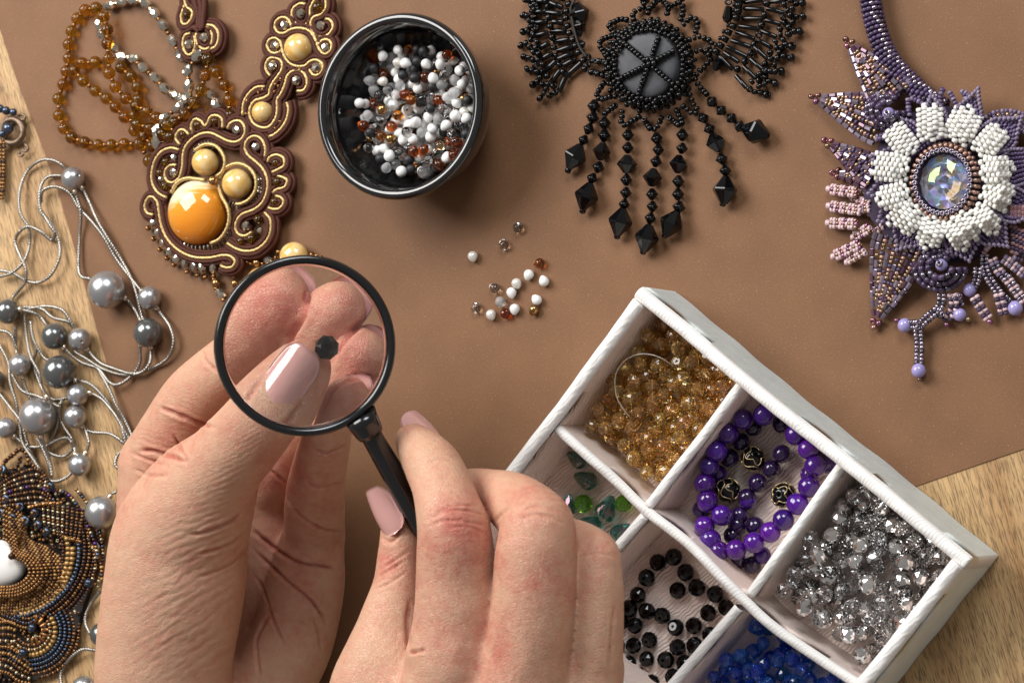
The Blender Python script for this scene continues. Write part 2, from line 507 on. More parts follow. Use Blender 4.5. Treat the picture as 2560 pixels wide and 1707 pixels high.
BIGCONE = lathe([(0.1, 1.12), (0.28, 1.06), (0.97, 0.12), (1.0, -0.02), (0.97, -0.12), (0.28, -0.98), (0.1, -1.02)], 7, True)
def drop():
    pr = []
    for i in range(11):
        a = math.pi*i/10
        r = math.sin(a)*(1.0-0.22*math.cos(a)-0.05*math.cos(2*a)); z = math.cos(a)*1.18
        pr.append((max(r, 0.0), z))
    return lathe(pr, 14)
DROP = drop()
def capped_drop():          # drop with a dark cap on one shoulder, painting its thread hole's shade
    V, Fc = DROP
    V = list(V); Fc = list(Fc); n0 = len(Fc)
    ax = Vector((0.6, 0, 0.55)).normalized()
    R = rot_to(ax)
    c = ax*0.80
    b = len(V)
    for k in range(10):
        a = 2*math.pi*k/10
        V.append(tuple(R@Vector((0.2*math.cos(a), 0.26*math.sin(a), 0.045))+ax*0.80))
    V.append(tuple(c+ax*0.09))
    for k in range(10): Fc.append((b+k, b+(k+1) % 10, b+10))
    return (V, Fc), [0]*n0+[1]*10
HDROP, HD_MI = capped_drop()
TEAR = facets([(0.1, 1.45, 0), (0.3, 1.35, 0), (0.62, 0.75, .5), (0.92, 0.0, 0), (0.96, -0.45, .5), (0.66, -0.85, 0), (0.25, -1.05, .5), (0.1, -1.05, .5)], 8)

# ------------------------------------------------------------------ bead materials
M_JET = simple('black_glass', (0.003, 0.003, 0.0035), 0.07, spec=0.4)
M_JETMATT = simple('matt_black_glass', (0.016, 0.016, 0.018), 0.5)
M_HOLESHADE = simple('hole_shade', (0.01, 0.008, 0.007), 0.8)  # shade inside a thread hole, as plain dark colour
M_WHITE = simple('white_opaque_glass', (0.83, 0.82, 0.80), 0.16, var=0.03)
M_PEARLW = simple('white_pearl_glaze', (0.78, 0.74, 0.68), 0.14, metal=0.25, var=0.05)
M_CLEAR = simple('clear_glass', (0.97, 0.97, 0.97), 0.03, trans=1.0, ior=1.45)
M_FROST = simple('frosted_glass', (0.94, 0.94, 0.94), 0.42, trans=0.8, ior=1.4)
M_AMBERG = simple('amber_glass', (0.72, 0.20, 0.02), 0.05, trans=0.95, ior=1.5, hue=0.015, var=0.1)
M_BRONZE = simple('bronze_glaze', (0.38, 0.22, 0.085), 0.16, metal=0.9, var=0.15)
M_AMBERBOX = simple('champagne_crystal', (1.0, 0.73, 0.33), 0.0, trans=0.95, ior=1.55, hue=0.012, var=0.1)
M_SILVERC = simple('half_silvered_crystal', (0.84, 0.83, 0.82), 0.05, metal=0.95, var=0.25)
M_CRYST = simple('smoky_clear_crystal', (0.985, 0.985, 0.99), 0.0, trans=1.0, ior=1.55)
M_BLUEC = simple('cobalt_crystal', (0.10, 0.30, 1.0), 0.01, trans=0.93, ior=1.55, hue=0.02, var=0.2)
M_PURPLE = simple('purple_agate', (0.060, 0.007, 0.20), 0.10, coat=0.5, sss=0.25, hue=0.012, var=0.35)
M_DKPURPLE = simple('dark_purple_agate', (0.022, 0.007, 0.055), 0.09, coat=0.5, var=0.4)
M_TEAL = simple('teal_crystal', (0.08, 0.36, 0.32), 0.02, trans=0.9, ior=1.55, film=300)
M_GREENC = simple('green_crystal', (0.22, 0.62, 0.03), 0.04, trans=0.85, ior=1.55)
M_LINE = simple('nylon_line', (0.9, 0.85, 0.8), 0.1, trans=0.5)
M_GOLD = simple('pale_gold', (0.55, 0.42, 0.22), 0.3, metal=0.85)
def bm(name, geo, mat, smooth=True):
    return mesh(name, geo[0], geo[1], mat, smooth)

# ------------------------------------------------------------------ beads in the box
rb = random.Random(3)
me_am = bm('amber_crystal_bead', RONDELLE, M_AMBERBOX, False)
ca = CELL['amber']; cc = ctr(*ca)
st = thing('bead_strand', 'heap of strung champagne amber crystal beads in the box compartment', 'bead strand', (cc.x, cc.y, 0.14))
ra = 0.195
for (x, y, z) in pile(290, poly_sampler(ca, 0.33), ra, 0.14, 10, 1.25, rb, 0.8):
    ax = Vector((rb.gauss(0, 1), rb.gauss(0, 1), rb.gauss(0, 0.55)))
    place('crystal_bead', me_am, st, (x, y, z), ax, ra*rb.uniform(0.92, 1.06), rb.random()*6)
ln = [P(*G5(x, y), z) for x, y, z in ((1190, 590, 1.0), (1080, 510, 1.35), (960, 482, 1.5), (850, 520, 1.5), (782, 620, 1.5), (785, 750, 1.4), (830, 840, 1.3), (880, 900, 1.15))]
put('nylon_line', mesh('nylon_line', *tube(catmull(ln, step=0.06), 0.011, 6), M_LINE), st)

cb = CELL['blue']; cc = ctr(*cb)
me_bl = bm('cobalt_crystal_bead', RONDELLE, M_BLUEC, False)
st = thing('bead_strand', 'heap of strung cobalt blue crystal beads in the lower compartment of the white box', 'bead strand', (cc.x, cc.y, 0.14))
rr = 0.20
for (x, y, z) in pile(120, poly_sampler(cb, 0.34), rr, 0.14, 10, 1.2, rb, 0.8):
    place('crystal_bead', me_bl, st, (x, y, z), Vector((rb.gauss(0, 1), rb.gauss(0, 1), rb.gauss(0, 0.6))), rr*rb.uniform(0.85, 1.1), rb.random()*6)

cs = CELL['silver']
me_s1 = bm('silver_crystal_bead', RONDELLE, M_SILVERC, False)
me_s2 = bm('clear_crystal_bead', RONDELLE, M_CRYST, False)
# one half mirrored, one half clear, as the coating on such beads goes
me_s3 = mesh('half_silver_bead', RONDELLE[0], RONDELLE[1], [M_SILVERC, M_CRYST], False)
me_s3.polygons.foreach_set('material_index', [0 if sum(RONDELLE[0][i][0] for i in f.vertices)/len(f.vertices) > -0.12 else 1 for f in me_s3.polygons])
rs_ = 0.24
for (x, y, z) in pile(180, poly_sampler(cs, 0.33), rs_, 0.14, 9, 1.5, rb, 0.8):
    k = rb.random()
    me = me_s3 if k < 0.55 else (me_s1 if k < 0.64 else me_s2)
    o = place('crystal_bead', me, None, (x, y, z), Vector((rb.gauss(0, 1), rb.gauss(0, 1), rb.gauss(0, 0.6))), rs_*rb.uniform(0.85, 1.06), rb.random()*6)
    kd = {me_s1.name: ('fully silvered', 'silvered'), me_s2.name: ('all clear', 'clear'), me_s3.name: ('half silvered, half clear', 'half silvered')}[me.name]
    tag(o, kd[0]+' faceted crystal bead heaped in the right corner compartment', 'bead', kd[1]+' crystal beads in the box')

BLK = []
me_bk = bm('black_faceted_bead', RONDELLE, M_JET, False)
for (x, y) in ((320, 440), (408, 410), (258, 525), (475, 495), (430, 595), (537, 580), (210, 620), (640, 615), (260, 710), (345, 735), (160, 695), (600, 720), (420, 800), (520, 790),
               (195, 790), (275, 870), (185, 900), (430, 910), (525, 900), (260, 975), (365, 980), (160, 1000), (470, 1000), (205, 1060), (285, 1105), (405, 1075), (700, 690), (610, 840), (110, 770), (95, 900), (85, 1010), (110, 1100)):
    p = P(*G6(x, y), 0.14+0.165)
    o = place('faceted_bead', me_bk, None, p, (rb.gauss(0, 0.16), rb.gauss(0, 0.16), 1), 0.218*rb.uniform(0.95, 1.04))
    tag(o, 'small black faceted bead lying hole upward', 'bead', 'loose black faceted beads in the box')
    BLK.append((y, x, o))
ORD = 'first second third fourth fifth sixth seventh eighth ninth tenth eleventh twelfth thirteenth fourteenth fifteenth sixteenth seventeenth eighteenth nineteenth twentieth'.split()
ORD += ['twenty '+q for q in ORD[:9]]+['thirtieth', 'thirty first', 'thirty second', 'thirty third']
for k, (y, x, o) in enumerate(sorted(BLK, key=lambda q: q[:2])):
    o['label'] = 'small black faceted bead, '+ORD[k]+' from the top in the pink lined compartment'
for (x, y, r_, L_, an, mt_, lab) in ((1395, 475, 54, 1, 160, 'teal', 'dark teal teardrop crystal lying nearest the divider under the amber beads'), (1500, 640, 62, 1, 60, 'teal', 'large dark teal teardrop crystal right of the round green bead'),
        (1375, 600, 52, 0, 0, 'green', 'round bright green faceted bead between the teal teardrops'), (1345, 365, 48, 1, 150, 'teal', 'teal teardrop crystal half hidden under the divider corner'),
        (1420, 715, 56, 1, 170, 'teal', 'teal teardrop crystal lying level beside the ring finger'), (1572, 755, 50, 1, 30, 'teal', 'small blue teal crystal at the lower corner of the green compartment'),
        (1592, 600, 48, 0, 0, 'green', 'round green bead peeping from under the long divider'), (1290, 620, 50, 1, 80, 'teal', 'narrow teal crystal beside the middle finger knuckle')):
    u, v = G4(x, y)
    p = P(u, v, 0.36)
    s_ = r_*800/1725/101
    a = math.radians(an)
    d = (VR*math.cos(a)+VU*math.sin(a)); d.z = 0
    g = TEAR if L_ else RONDELLE
    o = place('teardrop_bead' if L_ else 'faceted_bead', bm('green_bead', g, M_TEAL if mt_ == 'teal' else M_GREENC, False), None, (p.x, p.y, 0.14+s_*0.93), d if L_ else (0.3, 0.2, 1), s_, 0.3)
    tag(o, lab, 'bead')

br = thing('bead_bracelet', 'coiled bracelet of round purple stone beads with ornate black glass beads in the middle compartment', 'bracelet', (*ctr(*CELL['purple']).xy, 0.14))
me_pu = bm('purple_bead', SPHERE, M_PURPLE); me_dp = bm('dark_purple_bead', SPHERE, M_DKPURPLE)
top5 = ((1617, 910), (1752, 880), (1517, 1000), (1440, 1115), (1392, 1220), (1362, 1328), (1380, 1440), (1960, 1010), (2040, 1105), (2085, 1215), (2045, 1350), (1975, 1465))
low5 = ((1868, 940), (1680, 960), (1600, 1055), (1525, 1160), (1450, 1265), (1410, 1365), (1345, 1500), (1870, 1135), (1800, 1232), (1710, 1325), (1640, 1420), (2050, 1270), (2165, 1200), (2110, 1160))
top6 = ((595, 105), (675, 180), (580, 240), (612, 315), (660, 378), (755, 370), (855, 330), (945, 272), (1018, 205), (1090, 112))
low6 = ((570, 150), (760, 235), (775, 180), (820, 98), (862, 240), (735, 290), (765, 430), (845, 455), (700, 420), (900, 400))
seqt = [P(*G5(x, y), 1.05) for x, y in top5]+[P(*G6(x, y), 1.05) for x, y in top6]
for p in seqt: place('bead', me_pu, br, p, (rb.gauss(0, 1), rb.gauss(0, 1), 0.3), 0.255*rb.uniform(0.96, 1.05))
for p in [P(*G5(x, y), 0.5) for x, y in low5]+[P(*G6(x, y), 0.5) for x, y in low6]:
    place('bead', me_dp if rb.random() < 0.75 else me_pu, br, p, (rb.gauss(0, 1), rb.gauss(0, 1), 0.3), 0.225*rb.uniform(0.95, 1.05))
me_or = bm('black_lampwork_bead', sph(24, 12, 0.16), M_JET)
for (x, y, r_, zz, ax) in ((1680, 1165, 78, 0.55, (0.5, 0.3, 0.6)), (1515, 1375, 78, 0.55, (0.8, 0.2, 0.3)), (1880, 1405, 78, 0.7, (-0.1, 0.05, 1))):
    p = P(*G5(x, y), zz); s_ = r_*0.38265/102
    o = place('ornate_bead', me_or, br, p, ax, s_)
    R = rot_to(ax)
    for q in range(4):                     # wavy gold threads laid round the glass
        pts = []
        for k in range(40):
            a = 2*math.pi*k/39
            la = 0.55*(q-1.5)+0.22*math.sin(a*4+q*1.9)
            pts.append(p+R@(Vector((math.cos(a)*math.cos(la), math.sin(a)*math.cos(la), math.sin(la)))*s_*1.02))
        g = put('gold_trail', mesh('gold_trail', *tube(pts, 0.016, 5), M_GOLD), None)
        g.parent = o; g.matrix_parent_inverse = (Matrix.Translation(base_of(br)) @ o.matrix_basis).inverted()
# ------------------------------------------------------------------ bowl of drop beads
M_GLAZE = simple('black_glazed_china', (0.010, 0.010, 0.011), 0.07, coat=0.7)
HBOWL = 2.0
bc = P(998, 266, HBOWL-0.1); bc.z = 0
RB = 235/pxcm(Vector((bc.x, bc.y, HBOWL)))
lip = []
pr = [(0.0, 0.0), (1.25, 0.0), (1.35, 0.04), (1.62, 0.32), (2.0, 0.86), (RB-0.1, 1.35), (RB-0.02, 1.72)]
for k in range(9):
    a = -0.3+math.pi*1.08*k/8
    pr.append((RB-0.13+0.13*math.cos(a), HBOWL-0.13+0.13*math.sin(a)))
pr += [(RB-0.30, 1.78), (RB-0.34, 1.62), (RB-0.34, 1.4), (RB-0.44, 1.05), (RB-0.75, 0.62), (1.2, 0.36), (0.7, 0.27), (0.0, 0.25)]
pp = catmull([Vector((r, z, 0)) for r, z in pr], n=4)
bowl = put('bowl', mesh('bowl', *lathe([(max(p.x, 0), p.y) for p in pp][::-1], 96), M_GLAZE), None, bc)
tag(bowl, 'small round black glazed bowl heaped with drop beads', 'bowl')
def bowl_floor(x, y):
    d = math.hypot(x-bc.x, y-bc.y)
    return 0.38+0.08*max(0, d-0.6)+0.5*max(0, d-1.15)**1.5
def bowl_sampler(rng):
    for _ in range(50):
        a = rng.random()*6.283; d = 1.75*math.sqrt(rng.random())
        x = bc.x+0.12+d*math.cos(a)*0.93; y = bc.y-0.02+d*math.sin(a)
        if math.hypot(x-bc.x, y-bc.y) < 1.62: return (x, y)
rd = random.Random(11)
rdrop = 0.138
KINDS = [('white', M_WHITE, 0.26, 'opaque white drop bead in the black bowl', 'white drop beads in the bowl'),
         ('frosted', M_FROST, 0.17, 'frosted clear drop bead in the black bowl', 'frosted drop beads in the bowl'),
         ('clear', M_CLEAR, 0.21, 'shiny clear glass drop bead in the black bowl', 'clear drop beads in the bowl'),
         ('black', M_JETMATT, 0.11, 'matt black drop bead in the black bowl', 'black drop beads in the bowl'),
         ('amber', M_AMBERG, 0.14, 'amber brown glass drop bead in the black bowl', 'amber drop beads in the bowl'),
         ('bronze', M_BRONZE, 0.06, 'bronze coloured drop bead in the black bowl', 'bronze drop beads in the bowl'),
         ('pearl', M_PEARLW, 0.06, 'pearly cream drop bead in the black bowl', 'pearl drop beads in the bowl')]
DM = {}
for k_, m_, w_, l_, g_ in KINDS:
    me = mesh(k_+'_drop_bead', HDROP[0], HDROP[1], [m_, M_HOLESHADE]); me.polygons.foreach_set('material_index', HD_MI)
    DM[k_] = me
for (x, y, z) in pile(370, bowl_sampler, rdrop, bowl_floor, 6, 1.25, rd, 0.85):
    t = rd.random()
    for k_, m_, w_, l_, g_ in KINDS:
        t -= w_
        if t < 0: break
    o = place('drop_bead', DM[k_], None, (x, y, z), (rd.gauss(0, 1), rd.gauss(0, 1), rd.gauss(0, 0.7)), rdrop*0.93*rd.uniform(0.9, 1.08), rd.random()*6)
    tag(o, l_, 'bead', g_)
# ------------------------------------------------------------------ loose drop beads on the paper
G0 = Crop(0, 0, 2560/2352)
for (x, y, k_, an, lab) in ((1190, 522, 'clear', 60, 'clear glass drop bead farthest up on the brown paper below the bowl'), (1157, 561, 'clear', 100, 'clear glass drop bead next below the topmost loose one'),
        (1086, 590, 'pearl', 280, 'cream pearly drop bead alone at the left of the loose group'), (1238, 605, 'amber', 200, 'amber brown drop bead at the right of the loose group'),
        (1214, 632, 'white', 250, 'white drop bead just below the amber one'), (1249, 645, 'white', 110, 'white drop bead at the right edge of the loose group'),
        (1187, 652, 'pearl', 300, 'pearly white drop bead in the middle of the loose group'), (1135, 661, 'clear', 150, 'clear glass drop bead at the left of the loose group on paper'),
        (1175, 673, 'white', 280, 'white drop bead between the frosted and pearly ones'), (1150, 694, 'frosted', 320, 'frosted clear drop bead left of centre in the loose group'),
        (1232, 688, 'white', 130, 'white drop bead right of the loose group above the bronze one'), (1093, 706, 'clear', 80, 'clear glass drop bead lowest left of the loose group'),
        (1128, 724, 'pearl', 290, 'cream pearly drop bead at the bottom left of the loose group'), (1161, 719, 'amber', 40, 'dark amber drop bead touching a white one at the bottom'),
        (1182, 711, 'white', 270, 'white drop bead touching the dark amber one'), (1226, 713, 'bronze', 240, 'bronze drop bead at the bottom right of the loose group')):
    u, v = G0(x, y)
    p = P(u, v, 0.12)
    a = math.radians(an)
    o = place('drop_bead', DM[k_], None, p, (math.cos(a), math.sin(a), 0.12), 0.122, rd.uniform(-0.5, 0.5))
    tag(o, lab, 'bead')
# ------------------------------------------------------------------ hands: one smooth skin from blended tapered limbs
def skin_material():
    mt, N, L = nt('skin')
    b = N['Principled BSDF']
    at = N.new('ShaderNodeAttribute'); at.attribute_name = 'flush'  # redness, with painted crease shade mixed in
    tc = N.new('ShaderNodeTexCoord')
    def noise(scale, detail, vec=None, dist=0):
        z = N.new('ShaderNodeTexNoise'); z.inputs['Scale'].default_value = scale; z.inputs['Detail'].default_value = detail; z.inputs['Distortion'].default_value = dist
        L.new(vec if vec is not None else tc.outputs['Object'], z.inputs['Vector'])
        return z.outputs[0]
    n1 = noise(1.6, 5); n2 = noise(6.0, 4)
    ad = N.new('ShaderNodeMath'); ad.operation = 'MULTIPLY_ADD'; ad.inputs[1].default_value = 1.2; ad.inputs[2].default_value = -0.60
    L.new(n1, ad.inputs[0])
    a2 = N.new('ShaderNodeMath'); a2.operation = 'MULTIPLY_ADD'; a2.inputs[1].default_value = 1.0; a2.inputs[2].default_value = -0.50
    L.new(n2, a2.inputs[0])
    s1 = N.new('ShaderNodeMath'); L.new(at.outputs['Fac'], s1.inputs[0]); L.new(ad.outputs[0], s1.inputs[1])
    s2 = N.new('ShaderNodeMath'); s2.use_clamp = True; L.new(s1.outputs[0], s2.inputs[0]); L.new(a2.outputs[0], s2.inputs[1])
    rp = N.new('ShaderNodeValToRGB')
    e = rp.color_ramp.elements
    e[0].position = 0.0; e[0].color = (0.63, 0.375, 0.25, 1)
    e[1].position = 1.0; e[1].color = (0.53, 0.175, 0.125, 1)
    e2 = rp.color_ramp.elements.new(0.4); e2.color = (0.615, 0.315, 0.215, 1)
    L.new(s2.outputs[0], rp.inputs[0]); L.new(rp.outputs[0], b.inputs['Base Color'])
    b.inputs['Roughness'].default_value = 0.43
    b.inputs['Specular IOR Level'].default_value = 0.42
    b.inputs['Subsurface Weight'].default_value = 0.22
    b.inputs['Subsurface Radius'].default_value = (0.16, 0.06, 0.035)
    b.inputs['Subsurface Scale'].default_value = 1.0
    vo = N.new('ShaderNodeTexVoronoi'); vo.inputs['Scale'].default_value = 17; vo.feature = 'DISTANCE_TO_EDGE'
    wp = N.new('ShaderNodeVectorMath'); wp.operation = 'ADD'
    nzv = N.new('ShaderNodeTexNoise'); nzv.inputs['Scale'].default_value = 5; L.new(tc.outputs['Object'], nzv.inputs['Vector'])
    sc = N.new('ShaderNodeVectorMath'); sc.operation = 'SCALE'; sc.inputs['Scale'].default_value = 0.18
    L.new(nzv.outputs['Color'], sc.inputs[0]); L.new(tc.outputs['Object'], wp.inputs[0]); L.new(sc.outputs[0], wp.inputs[1])
    L.new(wp.outputs[0], vo.inputs['Vector'])
    mr = N.new('ShaderNodeMapRange'); mr.inputs[2].default_value = 0.12; L.new(vo.outputs['Distance'], mr.inputs[0])
    n3 = noise(14, 4)
    mm = N.new('ShaderNodeMath'); mm.operation = 'MULTIPLY_ADD'; mm.inputs[1].default_value = 0.55; L.new(mr.outputs[0], mm.inputs[0]); L.new(n3, mm.inputs[2])
    bp = N.new('ShaderNodeBump'); bp.inputs['Strength'].default_value = 0.62; bp.inputs['Distance'].default_value = 0.025
    L.new(mm.outputs[0], bp.inputs['Height']); L.new(bp.outputs[0], b.inputs['Normal'])
    return mt
M_SKIN = skin_material()
M_NAIL = simple('pink_nail_varnish', (0.66, 0.36, 0.33), 0.10, coat=0.8, sss=0.1)

def limb(pts, conv=None, sub=5):
    """pixel joints (u, v, z, radius px) -> dense list of (centre, radius) in cm"""
    q = []
    for (u, v, z, r) in pts:
        if conv is not None: (u, v), r = conv(u, v), r*conv.k
        p = P(u, v, z)
        q.append((p, r/pxcm(p)))
    c = catmull([a for a, _ in q], n=sub)
    rad = catmull([Vector((r, 0, 0)) for _, r in q], n=sub)
    return [(a, b.x) for a, b in zip(c, rad)]
def limb_field(X, Y, Z, lo, h, chain, pad=0.9):
    D = np.full(X.shape, 4.0, np.float32)
    shp = np.array(X.shape)
    for (a, ra), (b, rb_) in zip(chain[:-1], chain[1:]):
        a_ = np.array(a); b_ = np.array(b); R = max(ra, rb_)+pad
        i0 = np.maximum(((np.minimum(a_, b_)-R-lo)/h).astype(int), 0); i1 = np.minimum(((np.maximum(a_, b_)+R-lo)/h).astype(int)+2, shp)
        if np.any(i1 <= i0): continue
        sl = tuple(slice(i0[k], i1[k]) for k in range(3))
        x, y, z = X[sl]-a_[0], Y[sl]-a_[1], Z[sl]-a_[2]
        d = b_-a_; L2 = max(float(d@d), 1e-9)
        t = np.clip((x*d[0]+y*d[1]+z*d[2])/L2, 0, 1)
        q = np.sqrt((x-t*d[0])**2+(y-t*d[1])**2+(z-t*d[2])**2)-(ra+(rb_-ra)*t)
        D[sl] = np.minimum(D[sl], q.astype(np.float32))
    return D
def smin(a, b, k):
    hh = np.clip(0.5+0.5*(b-a)/k, 0, 1)
    return b+(a-b)*hh-k*hh*(1-hh)
def surface_nets(D, lo, h):
    s = D < 0
    nx, ny, nz = D.shape
    c = np.zeros((nx-1, ny-1, nz-1), np.uint8)
    for i in (0, 1):
        for j in (0, 1):
            for k in (0, 1): c += s[i:nx-1+i, j:ny-1+j, k:nz-1+k]
    cells = np.argwhere((c > 0) & (c < 8))
    idx = np.full(c.shape, -1, np.int32); idx[tuple(cells.T)] = np.arange(len(cells))
    acc = np.zeros((len(cells), 3)); cnt = np.zeros(len(cells))
    co = [(i, j, k) for i in (0, 1) for j in (0, 1) for k in (0, 1)]
    val = {o: D[cells[:, 0]+o[0], cells[:, 1]+o[1], cells[:, 2]+o[2]] for o in co}
    for o in co:
        for ax in range(3):
            if o[ax] == 0:
                p = list(o); p[ax] = 1; p = tuple(p)
                a, b = val[o], val[p]
                m_ = (a < 0) != (b < 0)
                t = np.where(m_, a/np.where(m_, a-b, 1), 0)
                pos = np.tile(np.array(o, float), (len(cells), 1)); pos[:, ax] = t
                acc += pos*m_[:, None]; cnt += m_
    V = (cells+acc/cnt[:, None])*h+lo
    Q = []
    for ax in range(3):
        sl0 = [slice(None)]*3; sl1 = [slice(None)]*3
        sl0[ax] = slice(0, -1); sl1[ax] = slice(1, None)
        a, b = s[tuple(sl0)], s[tuple(sl1)]
        e = np.argwhere(a != b)
        u, w = (ax+1) % 3, (ax+2) % 3
        e = e[(e[:, u] > 0) & (e[:, w] > 0) & (e[:, u] < D.shape[u]-1) & (e[:, w] < D.shape[w]-1)]
        def cell(du, dw):
            q = e.copy(); q[:, u] -= du; q[:, w] -= dw
            return idx[tuple(q.T)]
        f = np.stack([cell(1, 1), cell(0, 1), cell(0, 0), cell(1, 0)], 1)
        inside_first = a[tuple(e.T)]
        f[~inside_first] = f[~inside_first][:, ::-1]
        Q.append(f)
    F_ = np.concatenate(Q)
    F_ = F_[(F_ >= 0).all(1)]
    return V, F_
def vnormals(V, F_):
    n = np.cross(V[F_[:, 2]]-V[F_[:, 0]], V[F_[:, 3]]-V[F_[:, 1]])
    N_ = np.zeros_like(V)
    for k in range(4): np.add.at(N_, F_[:, k], n)
    return N_/np.maximum(np.linalg.norm(N_, axis=1, keepdims=True), 1e-9)
def relax(V, F_, it, lam=0.5):
    E = np.concatenate([F_[:, [0, 1]], F_[:, [1, 2]], F_[:, [2, 3]], F_[:, [3, 0]]])
    for _ in range(it):
        A = np.zeros_like(V); c = np.zeros(len(V))
        for k in range(3):
            A[:, k] = np.bincount(E[:, 0], V[E[:, 1], k], len(V))+np.bincount(E[:, 1], V[E[:, 0], k], len(V))
        c = np.bincount(E[:, 0], minlength=len(V))+np.bincount(E[:, 1], minlength=len(V))
        V = V+lam*(A/np.maximum(c, 1)[:, None]-V)
    return V
def dist_poly(uv, pl):
    best = np.full(len(uv), 1e9); par = np.zeros(len(uv))
    n = len(pl)-1
    for i in range(n):
        a, b = np.array(pl[i]), np.array(pl[i+1]); d = b-a
        t = np.clip(((uv-a)@d)/max(d@d, 1e-9), 0, 1)
        q = np.linalg.norm(uv-a-t[:, None]*d, axis=1)
        m_ = q < best
        best = np.where(m_, q, best); par = np.where(m_, (i+t)/n, par)
    return best, par
def smooth_noise(uv, scale, seed):
    rs = np.random.default_rng(seed); out = np.zeros(len(uv))
    for _ in range(7):
        k = rs.normal(size=2)/scale; out += np.sin(uv@k*2.0+rs.random()*6.28)
    return out/7*1.6
def build_hand(palm, fingers, creases, wrinkles, flush, h=0.045, kpalm=0.3, extra=None):
    allc = [c for ch in palm+[f[0] for f in fingers] for c in ch]
    lo = np.min([np.array(c)-r for c, r in allc], 0)-0.3; hi = np.max([np.array(c)+r for c, r in allc], 0)+0.3
    ymin = P(900, 1830, 4).y
    lo[1] = max(lo[1], ymin)
    n = ((hi-lo)/h).astype(int)+2
    X, Y, Z = np.meshgrid(*[(lo[k]+h*np.arange(n[k])).astype(np.float32) for k in range(3)], indexing='ij')
    D = None
    for ch in palm:
        d = limb_field(X, Y, Z, lo, h, ch)
        D = d if D is None else smin(D, d, kpalm)
    palmD = D
    out = palmD
    for (ch, k, base, reach) in fingers:
        d = limb_field(X, Y, Z, lo, h, ch)
        bx = np.array(ch[base][0])
        w = np.exp(-(((X-bx[0])**2+(Y-bx[1])**2+(Z-bx[2])**2)/reach**2))
        out = np.minimum(out, smin(palmD, d, np.maximum(k*w, 0.05)))
    D = out
    D[:, 0, :] = 1.0
    V, F_ = surface_nets(D, lo, h)
    V = relax(V, F_, 8, 0.55)
    N_ = vnormals(V, F_)
    uv = proj_np(V); face = np.clip((N_@np.array(VD)+0.05)/0.3, 0, 1)
    disp = np.zeros(len(V))
    for (pl, wd, dp) in creases:
        q, t = dist_poly(uv, [(c.x, c.y) for c in catmull([Vector((a, b, 0)) for a, b in pl], n=4)])
        q = q+1.2*smooth_noise(uv, 14, 5); wd *= 0.85; dp *= 1.5
        taper = np.clip(np.minimum(t, 1-t)*(6 if wd < 12 else 2.5), 0.15 if wd < 12 else 0.0, 1)
        disp -= dp*taper*np.exp(-(q/wd)**2)
        disp += 0.16*dp*taper*np.exp(-((q-2.2*wd)/(1.6*wd))**2)
    for i, (u, v, ru, rv, ang, wl, dp) in enumerate(wrinkles):
        du, dv = uv[:, 0]-u, uv[:, 1]-v
        a = math.radians(ang); ca, sa = math.cos(a), math.sin(a)
        al, ac = du*ca+dv*sa, -du*sa+dv*ca
        env = np.exp(-((al/ru)**2+(ac/rv)**2))
        ph = ac/wl*6.283+2.3*smooth_noise(uv, 45, i)+1.1*smooth_noise(uv, 16, i+50)
        mod = 0.55+0.45*smooth_noise(uv, 22, i+90)
        disp += 1.4*dp*env*mod*(np.abs(np.sin(ph/2))**0.7-0.6)
    disp += 0.008*smooth_noise(uv, 30, 77)+0.004*smooth_noise(uv, 12, 78)
    V = V+N_*(disp*face)[:, None]
    fl = np.full(len(V), 0.12)
    for (u, v, r, a) in flush:
        fl += a*np.exp(-(((uv[:, 0]-u)**2+(uv[:, 1]-v)**2)/r**2))
    fl += np.clip(-disp*face*7, 0, 0.5)  # creases darken too: shade put into the skin colour
    return V, F_, np.clip(fl, 0, 1)
def hand_object(name, V, F_, fl, label):
    me = bpy.data.meshes.new(name)
    c0 = np.array([V[:, 0].mean(), V[:, 1].mean(), V[:, 2].min()])
    W = (V-c0).astype(np.float32)
    me.vertices.add(len(W)); me.vertices.foreach_set('co', W.ravel())
    me.loops.add(F_.size); me.loops.foreach_set('vertex_index', F_.astype(np.int32).ravel())
    me.polygons.add(len(F_)); me.polygons.foreach_set('loop_start', (np.arange(len(F_))*4).astype(np.int32))
    me.polygons.foreach_set('use_smooth', [True]*len(F_))
    at = me.attributes.new('flush', 'FLOAT', 'POINT'); at.data.foreach_set('value', fl.astype(np.float32))
    me.materials.append(M_SKIN); me.update(); me.validate()
    o = put(name, me, None, c0)
    return tag(o, label, 'hand', "one person's two hands")
